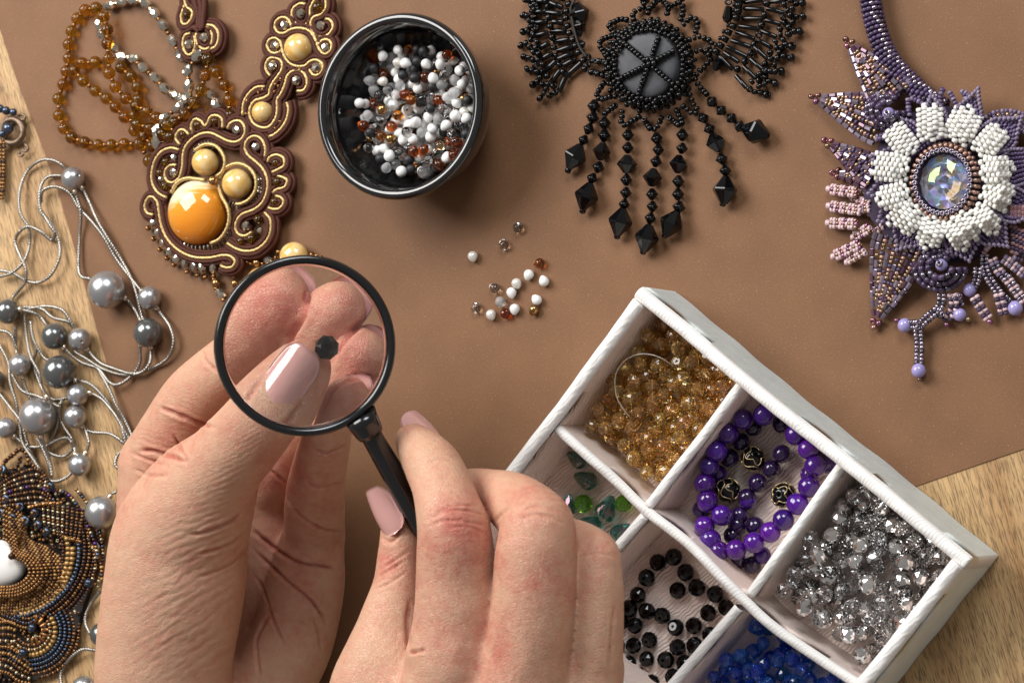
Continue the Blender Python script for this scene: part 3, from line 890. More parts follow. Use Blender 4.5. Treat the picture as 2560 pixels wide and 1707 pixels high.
def nail(parent, base, axis, n, w, L_, curve=0.9, long=0.35, th=0.03, tip=0.3):
    """curved plate: base point on the skin, axis to the tip, n away from the finger"""
    a = Vector(axis).normalized(); n = Vector(n); n = (n-a*n.dot(a)).normalized(); sd = a.cross(n)
    ns, ntt = 18, 13
    top = []; V = []
    for lay in (0, 1):
        for i in range(ns+1):
            s = i/ns
            o = 1.0
            if s < 0.3: o = 0.3+0.7*math.sqrt(max(0, 1-(1-s/0.3)**2))
            if s > 1-tip: o *= math.sqrt(max(0.0, 1-((s-1+tip)/tip)**2*0.86))
            R = w/2/curve
            for j in range(ntt):
                t = -1+2*j/(ntt-1)
                an = t*o*math.asin(min(0.98, curve))
                x = R*math.sin(an); z = R*(math.cos(an)-1)
                bow = 0.13*((s-0.5)**2)*4*L_*long
                e = 0.35 if s < 0.12 and False else 0
                V.append(Vector(base)+a*(s*L_)+sd*x+n*(z-bow-(th if lay else 0)))
    Fc = []
    M_ = (ns+1)*ntt
    for i in range(ns):
        for j in range(ntt-1):
            q = (i*ntt+j, (i+1)*ntt+j, (i+1)*ntt+j+1, i*ntt+j+1)
            Fc.append(q[::-1]); Fc.append(tuple(M_+k for k in q))
    rim = [j for j in range(ntt)]+[i*ntt+ntt-1 for i in range(1, ns+1)]+[ns*ntt+j for j in range(ntt-2, -1, -1)]+[i*ntt for i in range(ns-1, 0, -1)]
    for k in range(len(rim)):
        p, q = rim[k], rim[(k+1) % len(rim)]
        Fc.append((p, q, M_+q, M_+p))
    me = mesh('nail', V, Fc, M_NAIL)
    return put('nail', me, parent)

# ---- the open hand, palm up, thumb across
H2 = Crop(220, 600, 800/2091); H3 = Crop(220, 1107, 800/2091)
thenar = limb([(400, 1950, 3.6, 165), (408, 1800, 3.9, 168), (410, 1650, 4.2, 172), (438, 1450, 4.7, 177), (452, 1340, 5.0, 168), (500, 1240, 5.5, 136)])
thumb = limb([(452, 1340, 5.0, 166), (500, 1240, 5.5, 138), (556, 1163, 6.0, 106), (618, 1092, 6.4, 97), (668, 1030, 6.7, 92), (710, 975, 6.8, 84), (742, 932, 6.8, 72), (757, 912, 6.8, 62)])
ixmeta = limb([(430, 1900, 2.4, 150), (425, 1650, 2.4, 150), (415, 1400, 2.7, 130), (405, 1165, 3.2, 108)])
mdmeta = limb([(540, 1900, 1.9, 140), (530, 1600, 1.8, 130), (535, 1380, 2.0, 110), (540, 1180, 2.3, 88)])
rgmeta = limb([(620, 1900, 1.7, 135), (630, 1600, 1.4, 125), (650, 1400, 1.5, 105), (655, 1240, 1.9, 80)])
ltmeta = limb([(655, 1950, 2.0, 115), (672, 1730, 2.0, 112), (728, 1600, 2.0, 106), (762, 1470, 2.0, 99), (775, 1390, 2.1, 86), (785, 1330, 2.2, 74)])
index = limb([(405, 1165, 3.2, 106), (440, 1078, 3.8, 90), (490, 992, 4.3, 82), (575, 915, 4.7, 77), (648, 850, 5.0, 70), (700, 797, 5.15, 62), (716, 780, 5.2, 55)])
middle = limb([(540, 1180, 2.3, 84), (650, 1000, 3.4, 70), (710, 930, 4.0, 66), (765, 870, 4.6, 62), (810, 812, 5.0, 58), (824, 795, 5.1, 52)])
ringf = limb([(655, 1240, 1.9, 80), (745, 1080, 3.2, 68), (790, 1010, 3.8, 64), (828, 950, 4.4, 60), (860, 895, 4.9, 54), (869, 880, 5.0, 50)])
little = limb([(785, 1330, 2.2, 76), (787, 1260, 3.0, 76), (793, 1195, 3.8, 71), (812, 1112, 4.7, 64), (828, 1045, 5.2, 57), (842, 988, 5.5, 50), (848, 968, 5.6, 44)])
creases = [(H3.L(1290, 330, 1340, 430, 1450, 520, 1560, 570, 1650, 575), 4, .05), (H3.L(1060, 555, 1150, 630, 1280, 730, 1400, 785, 1530, 805, 1640, 830), 5, .075),
           (H3.L(1065, 680, 1180, 790, 1300, 900, 1440, 1010, 1520, 1110, 1560, 1190), 4.5, .06), (H3.L(1070, 840, 1130, 930, 1170, 1030, 1190, 1110, 1250, 1250, 1290, 1330), 4, .045),
           (H3.L(1190, 1110, 1130, 1210, 1100, 1300, 1110, 1450, 1130, 1540), 4, .04), (H3.L(1470, 1130, 1510, 1260, 1520, 1350), 4, .03), (H3.L(1240, 1170, 1350, 1150, 1470, 1210), 3, .02),
           (H3.L(1010, 450, 950, 505, 880, 540, 780, 580, 640, 600), 4.5, .06), (H3.L(1055, 560, 960, 645, 860, 690, 700, 730), 4.5, .05), (H3.L(1060, 650, 980, 760, 860, 830, 700, 880), 4, .03),
           (H2.L(470, 1095, 560, 1130, 680, 1175, 830, 1228), 5, .09), (H2.L(330, 1375, 430, 1380, 540, 1412, 650, 1450), 5, .08), (H2.L(560, 1280, 600, 1350, 640, 1440), 4, .05),
           (H2.L(745, 720, 770, 790, 840, 860), 4, .03), (H2.L(1440, 1340, 1560, 1390, 1700, 1330), 4, .035), (H3.L(1380, 210, 1500, 290, 1680, 250), 4, .03), (H2.L(1190, 1500, 1260, 1560, 1300, 1590), 4, .05),
           (H3.L(270, 60, 400, 110, 520, 150), 4, .03), (H3.L(300, 170, 400, 210, 520, 215), 4, .03)]
def under(*xy): return [(762+(x-762)/1.25, 864+(y-864)/1.25) for x, y in H2.L(*xy)]
creases += [(under(1440, 350, 1420, 430, 1395, 520, 1330, 640, 1290, 760), 6, .09), (under(1830, 520, 1760, 560, 1650, 670, 1585, 790), 6, .09), (under(1880, 900, 1780, 900, 1680, 920, 1590, 1000, 1530, 1120), 6, .09),
            ([(674, 925), (646, 964), (632, 1008), (660, 1038), (705, 1046), (738, 1016), (762, 980)], 6, .045)]
wrinkles = [(515, 1330, 110, 75, -20, 17, .030), (500, 1440, 130, 80, -28, 22, .030), (490, 1560, 120, 90, -33, 26, .026), (440, 1640, 120, 90, -38, 22, .015), (610, 1095, 60, 45, -30, 12, .022), (560, 1190, 70, 60, -25, 13, .02),
            (600, 1060, 45, 35, 55, 13, .016), (380, 1110, 70, 35, 15, 13, .02), (720, 1600, 90, 120, -60, 24, .010), (760, 1450, 100, 100, 35, 26, .010), (440, 1090, 70, 70, 10, 15, .010), (800, 1160, 60, 80, 8, 17, .009)]
wrinkles += [(420, 1560, 110, 110, -30, 13, .010), (330, 1400, 70, 150, -60, 18, .007), (560, 960, 70, 50, -35, 13, .010), (460, 1010, 60, 50, 20, 12, .012), (690, 1400, 80, 100, 40, 13, .009), (820, 1350, 50, 90, 5, 14, .010), (730, 1250, 50, 60, 20, 13, .008)]
flush = [(700, 780, 80, .55), (630, 860, 80, .35), (820, 800, 75, .5), (870, 880, 70, .5), (848, 960, 60, .5), (745, 1350, 150, .32), (690, 1180, 60, .5), (400, 1140, 90, .3), (620, 1080, 70, .22), (740, 1560, 140, .2), (460, 1040, 80, .25), (800, 1200, 90, .3), (300, 1300, 60, .2)]
V, F_, fl = build_hand([thenar, ixmeta, mdmeta, rgmeta, ltmeta], [(thumb, .3, 4, 1.6), (index, .25, 0, 1.2), (middle, .25, 0, 1.2), (ringf, .2, 0, 1.2), (little, .22, 0, 1.2)], creases, wrinkles, flush)
hand1 = hand_object('hand', V, F_, fl, 'open hand, palm up, its thumb and fingertips pinching a black bead under the lens')
def surf(u, v, z, rpx):
    p = P(u, v, z); return p+VD*(rpx/pxcm(p))
b_, t_ = surf(668, 1018, 6.72, 104), surf(772, 872, 6.85, 80)
nail(hand1, b_, t_-b_, VD*1.0+VR*(-0.12)+VU*0.05, 0.93, (t_-b_).length, 0.82, 0.35)
for ch, (ax, up_), w in ((index, ((0.62, 0.62), (0.75, 0.6)), 0.9), (middle, ((0.6, 0.7), (0.8, 0.5)), 0.9), (ringf, ((0.55, 0.7), (0.85, 0.45)), 0.85), (little, ((0.3, 0.9), (0.75, 0.55)), 0.66)):
    c, r = ch[-1]
    a = VR*ax[0]+VU*ax[1]+VD*0.15; nrm = VR*up_[0]*0.5+VU*up_[1]*0.5-VD*0.8
    nail(hand1, c-a.normalized()*0.72+nrm.normalized()*(r+0.03), a, nrm, w, 1.06, 0.8, 0.35, 0.04)

# ---- the hand that holds the lens, knuckles up
index2 = limb([(455, 255, 6.5, 92), (500, 312, 6.65, 124), (566, 402, 6.9, 155), (611, 500, 7.15, 162), (652, 640, 7.45, 180), (680, 755, 7.5, 200), (688, 900, 7.3, 212), (692, 1020, 7.15, 220), (700, 1180, 7.0, 236), (690, 1400, 6.8, 255)], G4)
middle2 = limb([(620, 620, 5.0, 105), (740, 540, 5.5, 122), (890, 545, 6.0, 130), (1010, 600, 6.5, 165), (1125, 715, 7.05, 198), (1125, 800, 7.15, 212), (1118, 900, 7.1, 222), (1112, 1050, 7.0, 228), (1095, 1250, 6.85, 235), (1060, 1480, 6.6, 250)], G4)
ring2 = limb([(1000, 800, 4.4, 95), (1180, 780, 4.9, 105), (1330, 800, 5.5, 116), (1442, 872, 6.1, 126), (1453, 960, 6.2, 134), (1455, 1100, 6.15, 140), (1445, 1300, 6.0, 150), (1420, 1560, 5.7, 168)], G4)
little2 = limb([(1250, 1000, 4.2, 95), (1380, 1010, 4.5, 108), (1455, 1080, 4.8, 118), (1462, 1250, 4.8, 124), (1440, 1500, 4.7, 150)], G4)
thumb2 = limb([(372, 600, 5.5, 74), (385, 680, 5.55, 98), (402, 800, 5.6, 124), (398, 900, 5.6, 134), (386, 1050, 5.7, 147), (345, 1240, 5.8, 178), (312, 1420, 5.9, 215), (262, 1600, 5.9, 255), (220, 1900, 5.8, 280)], G4)
m1 = limb([(690, 1400, 6.8, 252), (670, 1550, 6.65, 275), (640, 1950, 6.2, 300)], G4)
m2 = limb([(1060, 1480, 6.6, 248), (1030, 1620, 6.5, 268), (960, 1950, 6.2, 300)], G4)
m3 = limb([(1415, 1560, 5.7, 168), (1375, 1680, 5.7, 200), (1250, 1950, 5.6, 260)], G4)
m4 = limb([(1440, 1500, 4.7, 150), (1400, 1680, 4.7, 175), (1300, 1950, 4.8, 240)], G4)
mth = limb([(312, 1420, 5.9, 200), (380, 1560, 5.9, 240), (450, 1900, 5.9, 300)], G4)
cr2 = [(G4.L(435, 1405, 470, 1400, 525, 1388), 4, .06), (G4.L(440, 1120, 430, 1260, 440, 1400), 6, .05), (G4.L(540, 690, 640, 640, 760, 640, 850, 665), 3.5, .022), (G4.L(520, 730, 640, 690, 760, 700, 870, 725), 3.5, .025),
       (G4.L(560, 660, 680, 610, 800, 620), 3, .018), (G4.L(640, 740, 740, 720, 850, 760), 3, .02), (G4.L(260, 1000, 330, 960, 420, 900), 3.5, .03), (G4.L(270, 960, 340, 920, 440, 850), 3.5, .025), (G4.L(245, 1060, 330, 1030, 430, 960), 3.5, .025),
       (G4.L(900, 700, 930, 660, 985, 620), 4, .03), (G4.L(1545, 1150, 1530, 1300, 1520, 1500), 4, .03), (G4.L(1365, 880, 1460, 870, 1560, 890), 3, .015)]
cr2 += [(G4.L(292, 770, 312, 802, 345, 805, 375, 765, 382, 700), 5, .04), ([(1262, 1530), (1255, 1610), (1240, 1707)], 30, .022), ([(1452, 1612), (1445, 1660), (1435, 1720)], 22, .016), ([(1008, 1630), (1010, 1707)], 26, .014),
        (G4.L(1040, 640, 1140, 610, 1260, 650), 4, .02), (G4.L(1020, 690, 1140, 660, 1290, 710), 4, .02), (G4.L(1380, 800, 1460, 790, 1550, 830), 4, .015), (G4.L(520, 400, 600, 360, 690, 380), 4, .015), (G4.L(700, 1290, 690, 1400, 680, 1560), 26, -.018), (G4.L(1080, 1350, 1060, 1560), 26, -.018)]
wr2 = [(1145, 1290, 80, 50, 5, 11, .016), (1140, 1410, 100, 110, 80, 18, .010), (970, 1410, 60, 60, -25, 13, .02), (1370, 1250, 70, 50, 5, 13, .012), (1340, 1420, 110, 130, 70, 20, .008), (1150, 1560, 130, 70, 60, 22, .012),
       (1500, 1400, 60, 120, 85, 14, .006), (1080, 1140, 60, 40, -20, 14, .006), (960, 1600, 110, 90, -55, 20, .008), (1250, 1620, 150, 60, 80, 24, .010)]
wr2 += [(1010, 1190, 60, 40, -12, 10, .012), (1130, 1330, 90, 60, 0, 14, .012), (1110, 1470, 70, 90, 84, 12, .007), (1330, 1380, 70, 90, 80, 12, .006), (1050, 1600, 140, 60, 70, 16, .010), (900, 1640, 90, 80, -58, 14, .010), (1400, 1580, 90, 80, 80, 13, .008), (1300, 1300, 80, 60, 30, 12, .007), (1040, 1080, 50, 50, 60, 12, .006)]
fl2 = [(1140, 1290, 75, .6), (1160, 1380, 90, .42), (985, 1400, 70, .5), (1290, 1250, 60, .3), (1380, 1460, 80, .3), (1370, 1260, 70, .25), (1220, 1660, 130, .4), (1050, 1040, 50, .2), (1500, 1350, 60, .2), (1330, 1420, 100, .2), (1090, 1560, 90, .2), (1010, 1290, 50, -.3)]
V, F_, fl = build_hand([m1, m2, m3, m4, mth], [(index2[::-1], .3, 0, 1.6), (middle2[::-1], .22, 0, 1.3), (ring2[::-1], .2, 0, 1.2), (little2[::-1], .2, 0, 1.2), (thumb2[::-1], .3, 12, 2.0)], cr2, wr2, fl2, kpalm=0.3)
hand2 = hand_object('hand', V, F_, fl, 'hand seen from the back, fingers bent round the handle of the magnifying glass')
def gsurf(x, y, z, rpx): return surf(*G4(x, y), z, rpx)
b_ = P(*G4(352, 775), 5.85); t_ = P(*G4(243, 535), 6.0)
nail(hand2, b_+VR*(-.10)+VD*0.33, t_-b_, VR*(-0.82)+VD*0.55+VU*0.12, 0.95, (t_-b_).length*1.05, 0.86, 0.4, 0.03, 0.5)
b_ = P(*G4(570, 250), 6.4); t_ = P(*G4(446, 116), 6.3)
nail(hand2, b_+VR*0.06+VU*0.08+VD*0.05, t_-b_, VR*0.5+VU*0.5+VD*0.5, 0.85, (t_-b_).length*1.05, 0.8, 0.4)
# ------------------------------------------------------------------ magnifying glass
M_BLACKPL = simple('black_plastic', (0.008, 0.008, 0.009), 0.16, coat=0.3)
M_LENS = simple('clear_lens', (0.965, 0.965, 0.97), 0.0, trans=1.0, ior=1.5)
ZL = 8.4
lc = P(762, 864, ZL)
lnorm = (VD+VR*0.16).normalized()
RL = 226/pxcm(lc)
Rg = RL-0.17
def along(n):
    a = n.normalized(); x = Vector((0, 1, 0)).cross(a).normalized(); y = a.cross(x)
    return Matrix((x, y, a)).transposed().to_4x4()
LM_ = along(lnorm)
mag = thing('magnifying_glass', 'round black framed magnifying glass held over the fingertips by its black handle', 'magnifying glass', lc)
def lput(name, geo, mat, smooth=True):
    o = put(name, mesh(name, geo[0], geo[1], mat, smooth), mag, lc)
    o.matrix_basis = Matrix.Translation(lc-base_of(mag)) @ LM_
    return o
ring = [(RL-0.20, 0.16), (RL-0.14, 0.23), (RL-0.05, 0.24), (RL, 0.17), (RL+0.0, 0.06), (RL-0.035, 0.03), (RL-0.035, -0.06), (RL+0.0, -0.09), (RL, -0.2), (RL-0.05, -0.25), (RL-0.14, -0.24), (RL-0.20, -0.18),
        (RL-0.20, -0.06), (RL-0.155, -0.05), (RL-0.155, 0.05), (RL-0.20, 0.06)]
lput('frame', lathe(ring[::-1], 128, True), M_BLACKPL)
f_ = 13.0
pr = []
edge = 0.035
sag = f_-math.sqrt(f_*f_-Rg*Rg)
for k in range(25):
    r = Rg*k/24; pr.append((r, edge+sag-(f_-math.sqrt(f_*f_-r*r))))
pr += [(r, -z) for r, z in pr[::-1]]
lput('lens', lathe(pr[::-1], 96), M_LENS)
# handle: collar, then a grooved tapered rod
h0, h1 = P(905, 1048, 7.6), P(1030, 1265, 6.1)
hd = (h1-h0).normalized()
h2 = h1+hd*3.2
pts = [h0-hd*0.15, h0+hd*0.1, h0+hd*0.55, h0+hd*0.75, h0+hd*0.8]
put('collar', mesh('collar', *tube([Vector(p) for p in (h0-hd*0.12, h0+hd*0.05, h0+hd*0.3, h0+hd*0.42)], lambda t: 0.40-0.09*t, 20), M_BLACKPL), mag)
V, Fc = tube([h0.lerp(h2, k/40) for k in range(41)], lambda t: 0.235+0.10*min(1, t*1.6), 24, strands=8, pitch=1e6, amp=0.05, flat=0.8)
put('handle', mesh('handle', V, Fc, M_BLACKPL), mag)
# the bead held between thumb and fingertips
p = P(811, 868, 7.1)
o = place('faceted_bead', bm('held_bead', facets([(0.0, 0.30, 0), (0.16, 0.36, 0), (0.20, 0.70, 0), (0.5, 0.74, 0), (0.86, 0.42, .5), (1.0, 0.0, 0), (0.86, -0.42, .5), (0.5, -0.74, 0), (0.0, -0.7, 0)], 8, False), M_JET, False), None, p, VD+VR*0.12+VU*0.12, 0.27, 0.2)
tag(o, 'black faceted bead pinched between thumb and fingertips under the lens', 'bead')
# ------------------------------------------------------------------ beads gathered for one thing
class Gather:
    """collects beads of one thing; the largest become parts, the rest one joined part"""
    def __init__(s): s.items = []
    def add(s, name, geo, mat, c, axis=(0, 0, 1), size=0.1, spin=None, smooth=True):
        s.items.append((name, geo, mat, Vector(c), Vector(axis), size, random.random()*6.28 if spin is None else spin, smooth))
    def row(s, name, geo, mat, pts, r, step=None, fit=1.0, smooth=True, tilt=0.15, mats=None):
        """beads threaded along a world-space polyline"""
        pts = catmull(pts, step=0.02) if len(pts) > 2 else [pts[0].lerp(pts[1], k/30) for k in range(31)]
        step = step or r*1.3*fit
        acc = 0.0; k = 0; nxt = step*0.5
        for i in range(1, len(pts)):
            L_ = (pts[i]-pts[i-1]).length
            while acc+L_ >= nxt:
                q = pts[i-1].lerp(pts[i], (nxt-acc)/max(L_, 1e-6)); t = (pts[i]-pts[i-1]).normalized()
                t = t+Vector((random.gauss(0, tilt), random.gauss(0, tilt), random.gauss(0, tilt)))
                s.add(name, geo, mats[k % len(mats)] if mats else mat, q, t, r*random.uniform(0.93, 1.05), None, smooth)
                nxt += step; k += 1
            acc += L_
    def flush(s, parent, limit=290, rest='seed_beads', keep=()):
        cache = {}
        def sz(t): return max(t[5]) if isinstance(t[5], tuple) else t[5]
        order = sorted(range(len(s.items)), key=lambda i: (-1e3 if s.items[i][0] in keep else 0)-sz(s.items[i])-1e-3*s.items[i][3].z)
        per = {}
        left = []
        for i in order:
            name, geo, mat, c, ax, size, spin, sm = s.items[i]
            per[name] = per.get(name, 0)+1
            if per[name] > limit: left.append(i); continue
            key = (id(geo), mat.name, sm)
            if key not in cache: cache[key] = mesh(name, geo[0], geo[1], mat, sm)
            place(name, cache[key], parent, c, ax, size, spin)
        if left:
            mats = []; V = []; Fc = []; mi = []
            for i in left:
                name, geo, mat, c, ax, size, spin, sm = s.items[i]
                if mat not in mats: mats.append(mat)
                o = len(V)
                V += [tuple(q) for q in transform(geo[0], c, ax, size if not isinstance(size, tuple) else np.array(size), spin)]
                Fc += [tuple(j+o for j in f) for f in geo[1]]; mi += [mats.index(mat)]*len(geo[1])
            me = mesh(rest, V, Fc, mats); me.polygons.foreach_set('material_index', mi)
            put(rest, me, parent, None, 'stuff')
def W(c, pts, z):                  # crop coordinates -> world points at height z (or per-point z)
    return [P(*c(p[0], p[1]), p[2] if len(p) > 2 else z) for p in pts]
def pairs(*a): return [(a[i], a[i+1]) for i in range(0, len(a), 2)]

# ------------------------------------------------------------------ brown and gold braid necklace
M_AMBERB = simple('honey_glass', (0.60, 0.30, 0.015), 0.13, trans=0.95, ior=1.42, hue=0.01, var=0.12)
M_SILVB = simple('silver_plated_glass', (0.66, 0.61, 0.52), 0.12, metal=0.95, var=0.12)
M_COPPER = simple('copper_bronze_glaze', (0.33, 0.16, 0.06), 0.18, metal=0.85, var=0.2)
M_GOLDCORD = simple('gold_cord', (0.50, 0.345, 0.145), 0.36, metal=0.6, var=0.03, bump=0.3, bscale=20)
M_BROWNCORD = simple('burgundy_brown_cord', (0.080, 0.025, 0.016), 0.6, spec=0.2, bump=0.5, bscale=24)
M_CAB = simple('butterscotch_stone', (0.74, 0.42, 0.09), 0.12, coat=0.6, sss=0.2, col2=(0.86, 0.66, 0.34), nscale=1.6)
M_SMOKE = simple('smoky_brown_glass', (0.14, 0.075, 0.035), 0.08, trans=0.5, ior=1.5)
def bigcab_material():
    mt, N, L = nt('orange_amber_stone')
    b = N['Principled BSDF']
    tc = N.new('ShaderNodeTexCoord')
    nz = N.new('ShaderNodeTexNoise'); nz.inputs['Scale'].default_value = 1.5; nz.inputs['Detail'].default_value = 6; nz.inputs['Distortion'].default_value = 1.5
    mp = N.new('ShaderNodeMapping'); mp.inputs['Scale'].default_value = (0.6, 2.2, 1); mp.inputs['Rotation'].default_value = (0, 0, -0.5)
    L.new(tc.outputs['Object'], mp.inputs[0]); L.new(mp.outputs[0], nz.inputs['Vector'])
    dt = N.new('ShaderNodeVectorMath'); dt.operation = 'DOT_PRODUCT'; dt.inputs[1].default_value = (-0.45, 0.89, 0.0)
    L.new(tc.outputs['Object'], dt.inputs[0])
    ma = N.new('ShaderNodeMath'); ma.operation = 'MULTIPLY_ADD'; ma.inputs[1].default_value = 0.9; L.new(nz.outputs[0], ma.inputs[0]); L.new(dt.outputs['Value'], ma.inputs[2])
    rp = N.new('ShaderNodeValToRGB'); e = rp.color_ramp.elements
    e[0].position = 0.0; e[0].color = (0.72, 0.24, 0.012, 1); e[1].position = 1.0; e[1].color = (0.86, 0.72, 0.50, 1)
    x = e.new(0.72); x.color = (0.80, 0.33, 0.03, 1); x = e.new(0.86); x.color = (0.84, 0.60, 0.30, 1)
    L.new(ma.outputs[0], rp.inputs[0]); L.new(rp.outputs[0], b.inputs['Base Color'])
    setb(b, Roughness=0.07, IOR=1.5)
    b.inputs['Coat Weight'].default_value = 0.6; b.inputs['Coat Roughness'].default_value = 0.04
    b.inputs['Subsurface Weight'].default_value = 0.3; b.inputs['Subsurface Radius'].default_value = (0.15, 0.06, 0.02); b.inputs['Subsurface Scale'].default_value = 1.0
    return mt
M_BIGCAB = bigcab_material()
CA = Crop(0, 0, 800/2352); CS = Crop(340, 260, 420/1432); CT = Crop(430, 0, 420/1882)
sb = P(490, 500, 0); sb.z = 0
sou = thing('braid_necklace', 'brown and gold braided cord necklace with orange amber stones and honey glass strands', 'necklace', sb)
GA = Gather()
cord_n = [0]
def braid(c, pts, z, gr=0.047, sides=(1, 1), closed=False):
    w = catmull(W(c, pts, z), step=0.05, closed=closed)
    cord_n[0] += 1
    dz = 0.02*math.sin(cord_n[0]*2.4)
    w = [p+Vector((0, 0, dz)) for p in w]
    T, Nn = frames(w, closed)
    put('gold_cord', mesh('gold_cord', *tube(w, gr, 10, closed, 2, 0.17, 0.2, 1.2), M_GOLDCORD), sou)
    for sgn, on in zip((1, -1), sides):
        if on:
            q = [p+n[0]*(sgn*0.095)+Vector((0, 0, -0.03)) for p, n in zip(w, Nn)]
            put('brown_cord', mesh('brown_cord', *tube(q, 0.052, 8, closed, 2, 0.15, 0.1, 1.7), M_BROWNCORD), sou)
            q = [p+n[0]*(sgn*0.17)+Vector((0, 0, -0.10)) for p, n in zip(w, Nn)]
            put('brown_cord', mesh('brown_cord', *tube(q, 0.05, 8, closed, 2, 0.15, 0.1, 1.7), M_BROWNCORD), sou)
ZB = 0.36
for pts in (pairs(375, 392, 300, 378, 220, 412, 165, 490, 140, 600, 150, 690, 195, 760, 265, 800),
            pairs(345, 520, 280, 530, 245, 590, 260, 650, 310, 672, 368, 630, 395, 540, 400, 450, 420, 370, 480, 300, 560, 255, 640, 250, 710, 280, 780, 315, 850, 325, 910, 290, 930, 220, 900, 155, 850, 145, 800, 170, 780, 215),
            pairs(460, 265, 410, 220, 365, 240, 345, 300, 385, 350), pairs(480, 258, 475, 180, 510, 130, 560, 150, 590, 190, 610, 170, 640, 110, 690, 100, 735, 130, 742, 210),
            pairs(1100, 455, 1105, 380, 1070, 300, 1010, 275, 950, 310, 930, 380, 960, 440, 1020, 490, 1080, 550, 1120, 640, 1120, 740, 1080, 840, 1010, 900, 920, 935, 870, 980, 850, 1050, 870, 1105, 930, 1125, 990, 1092),
            pairs(1130, 500, 1145, 460, 1200, 435, 1262, 460, 1270, 525, 1220, 560, 1165, 585), pairs(1168, 605, 1240, 622, 1288, 650, 1270, 708, 1200, 730, 1165, 760),
            pairs(1195, 785, 1245, 800, 1262, 850, 1220, 895, 1160, 895, 1130, 880), pairs(1100, 925, 1150, 990, 1150, 1100, 1100, 1190, 1020, 1245, 930, 1255, 850, 1230, 780, 1185),
            pairs(150, 945, 95, 930, 75, 870, 105, 800, 150, 795, 185, 850, 200, 950, 220, 1050, 260, 1140, 330, 1220, 420, 1280, 520, 1310, 640, 1310, 740, 1290, 810, 1300, 845, 1345, 820, 1390, 760, 1395, 720, 1375)):
    braid(CS, pts, ZB)
for pts, sd in ((pairs(505, 400, 590, 348, 680, 357, 740, 420, 765, 500, 740, 580, 690, 620), (0, 0)), (pairs(705, 640, 740, 570, 810, 520, 890, 510, 970, 550, 1020, 630, 1020, 730, 970, 810, 900, 850, 850, 855), (0, 0)),
                (pairs(300, 760, 350, 675, 430, 635, 520, 640, 590, 650), (0, 0)), (pairs(705, 690, 735, 790, 780, 870, 800, 960, 780, 1060, 720, 1150, 640, 1190), (0, 0))):
    braid(CS, pts, ZB+0.06, 0.05, sd)
for pts in (pairs(1105, 855, 1060, 800, 1050, 730, 1090, 660, 1160, 650, 1225, 690, 1235, 770, 1190, 850, 1130, 930, 1095, 1010, 1085, 1065, 1010, 1105, 930, 1130, 880, 1200, 870, 1290, 910, 1380, 1000, 1430, 1090, 1420, 1160, 1330, 1180, 1230, 1180, 1120, 1230, 1040, 1270, 940, 1290, 860, 1350, 800, 1430, 790, 1490, 840, 1515, 930, 1480, 1010, 1400, 1025),
            pairs(1050, 975, 960, 980, 880, 1040, 820, 1130, 800, 1230, 800, 1300), pairs(1290, 1150, 1310, 1230, 1290, 1340, 1230, 1440, 1150, 1510, 1090, 1535),
            pairs(1225, 570, 1165, 600, 1100, 580, 1065, 510, 1100, 445, 1165, 430, 1215, 470, 1235, 560, 1265, 640, 1320, 710, 1400, 745, 1490, 740, 1550, 690, 1620, 675, 1680, 710, 1690, 780, 1640, 840, 1580, 840, 1540, 780),
            pairs(1350, 310, 1310, 220, 1240, 200, 1180, 240, 1160, 310, 1200, 370, 1270, 375, 1340, 335, 1430, 320, 1530, 340, 1590, 400, 1630, 480, 1660, 560, 1720, 610, 1780, 580, 1800, 510, 1760, 450, 1690, 460, 1650, 510),
            pairs(1500, 50, 1430, 45, 1360, 100, 1345, 180, 1380, 260, 1450, 295, 1520, 260, 1550, 170, 1550, 100, 1590, 20, 1640, -60), pairs(1720, -60, 1730, 80, 1680, 160, 1590, 200, 1560, 280, 1600, 380, 1680, 420, 1760, 390, 1810, 310, 1780, 230, 1720, 215),
            pairs(150, -40, 150, 20, 170, 80, 230, 130, 230, 200, 180, 270, 125, 270, 110, 190, 130, 120, 150, 60), pairs(390, 305, 430, 330, 455, 420, 430, 520, 370, 555, 300, 520, 270, 440, 275, 370),
            pairs(400, 285, 480, 300, 530, 390, 510, 510, 440, 560), pairs(210, 375, 150, 400, 125, 480, 140, 570, 190, 620, 240, 590, 265, 500, 255, 400)):
    braid(CT, pts, 0.34)
for pts in (pairs(300, -60, 330, 100, 325, 250, 330, 350), pairs(360, -60, 370, 60, 355, 200, 345, 330), pairs(250, -60, 265, 60, 290, 160, 300, 330), pairs(200, 300, 250, 250, 290, 130), pairs(180, 340, 250, 310, 310, 360)):
    put('brown_cord', mesh('brown_cord', *tube(catmull(W(CT, pts, 0.3), step=0.05), 0.085, 8, False, 2, 0.16, 0.12), M_BROWNCORD), sou)
def dome(c, x, y, rx, ry, z, hgt, mat, nm='stone'):
    p = P(*c(x, y), z); k = c.k/pxcm(p)
    V, Fc = lathe([(math.cos(a), math.sin(a)) for a in [(-0.45+(math.pi/2+0.45)*i/16) for i in range(16)]]+[(0.0, 1.0)], 40)
    me = mesh(nm, [(v[0]*rx*k*1.06, v[1]*ry*k, v[2]*hgt) for v in V], [f[::-1] for f in Fc], mat)
    return put(nm, me, sou, p)
for (x, y, rx, ry, z, h_, mt_) in ((528, 925, 262, 280, 0.22, 0.62, M_BIGCAB), (592, 497, 112, 116, 0.30, 0.36, M_CAB), (862, 680, 126, 128, 0.30, 0.38, M_CAB)): dome(CS, x, y, rx, ry, z, h_, mt_)
dome(CT, 1425, 540, 160, 165, 0.26, 0.40, M_CAB); dome(CT, 1020, 1260, 116, 124, 0.26, 0.32, M_CAB)
dome(H2, 1345, 105, 92, 92, 0.3, 0.32, M_CAB); dome(H2, 1120, 300, 90, 120, 0.22, 0.36, M_BIGCAB)
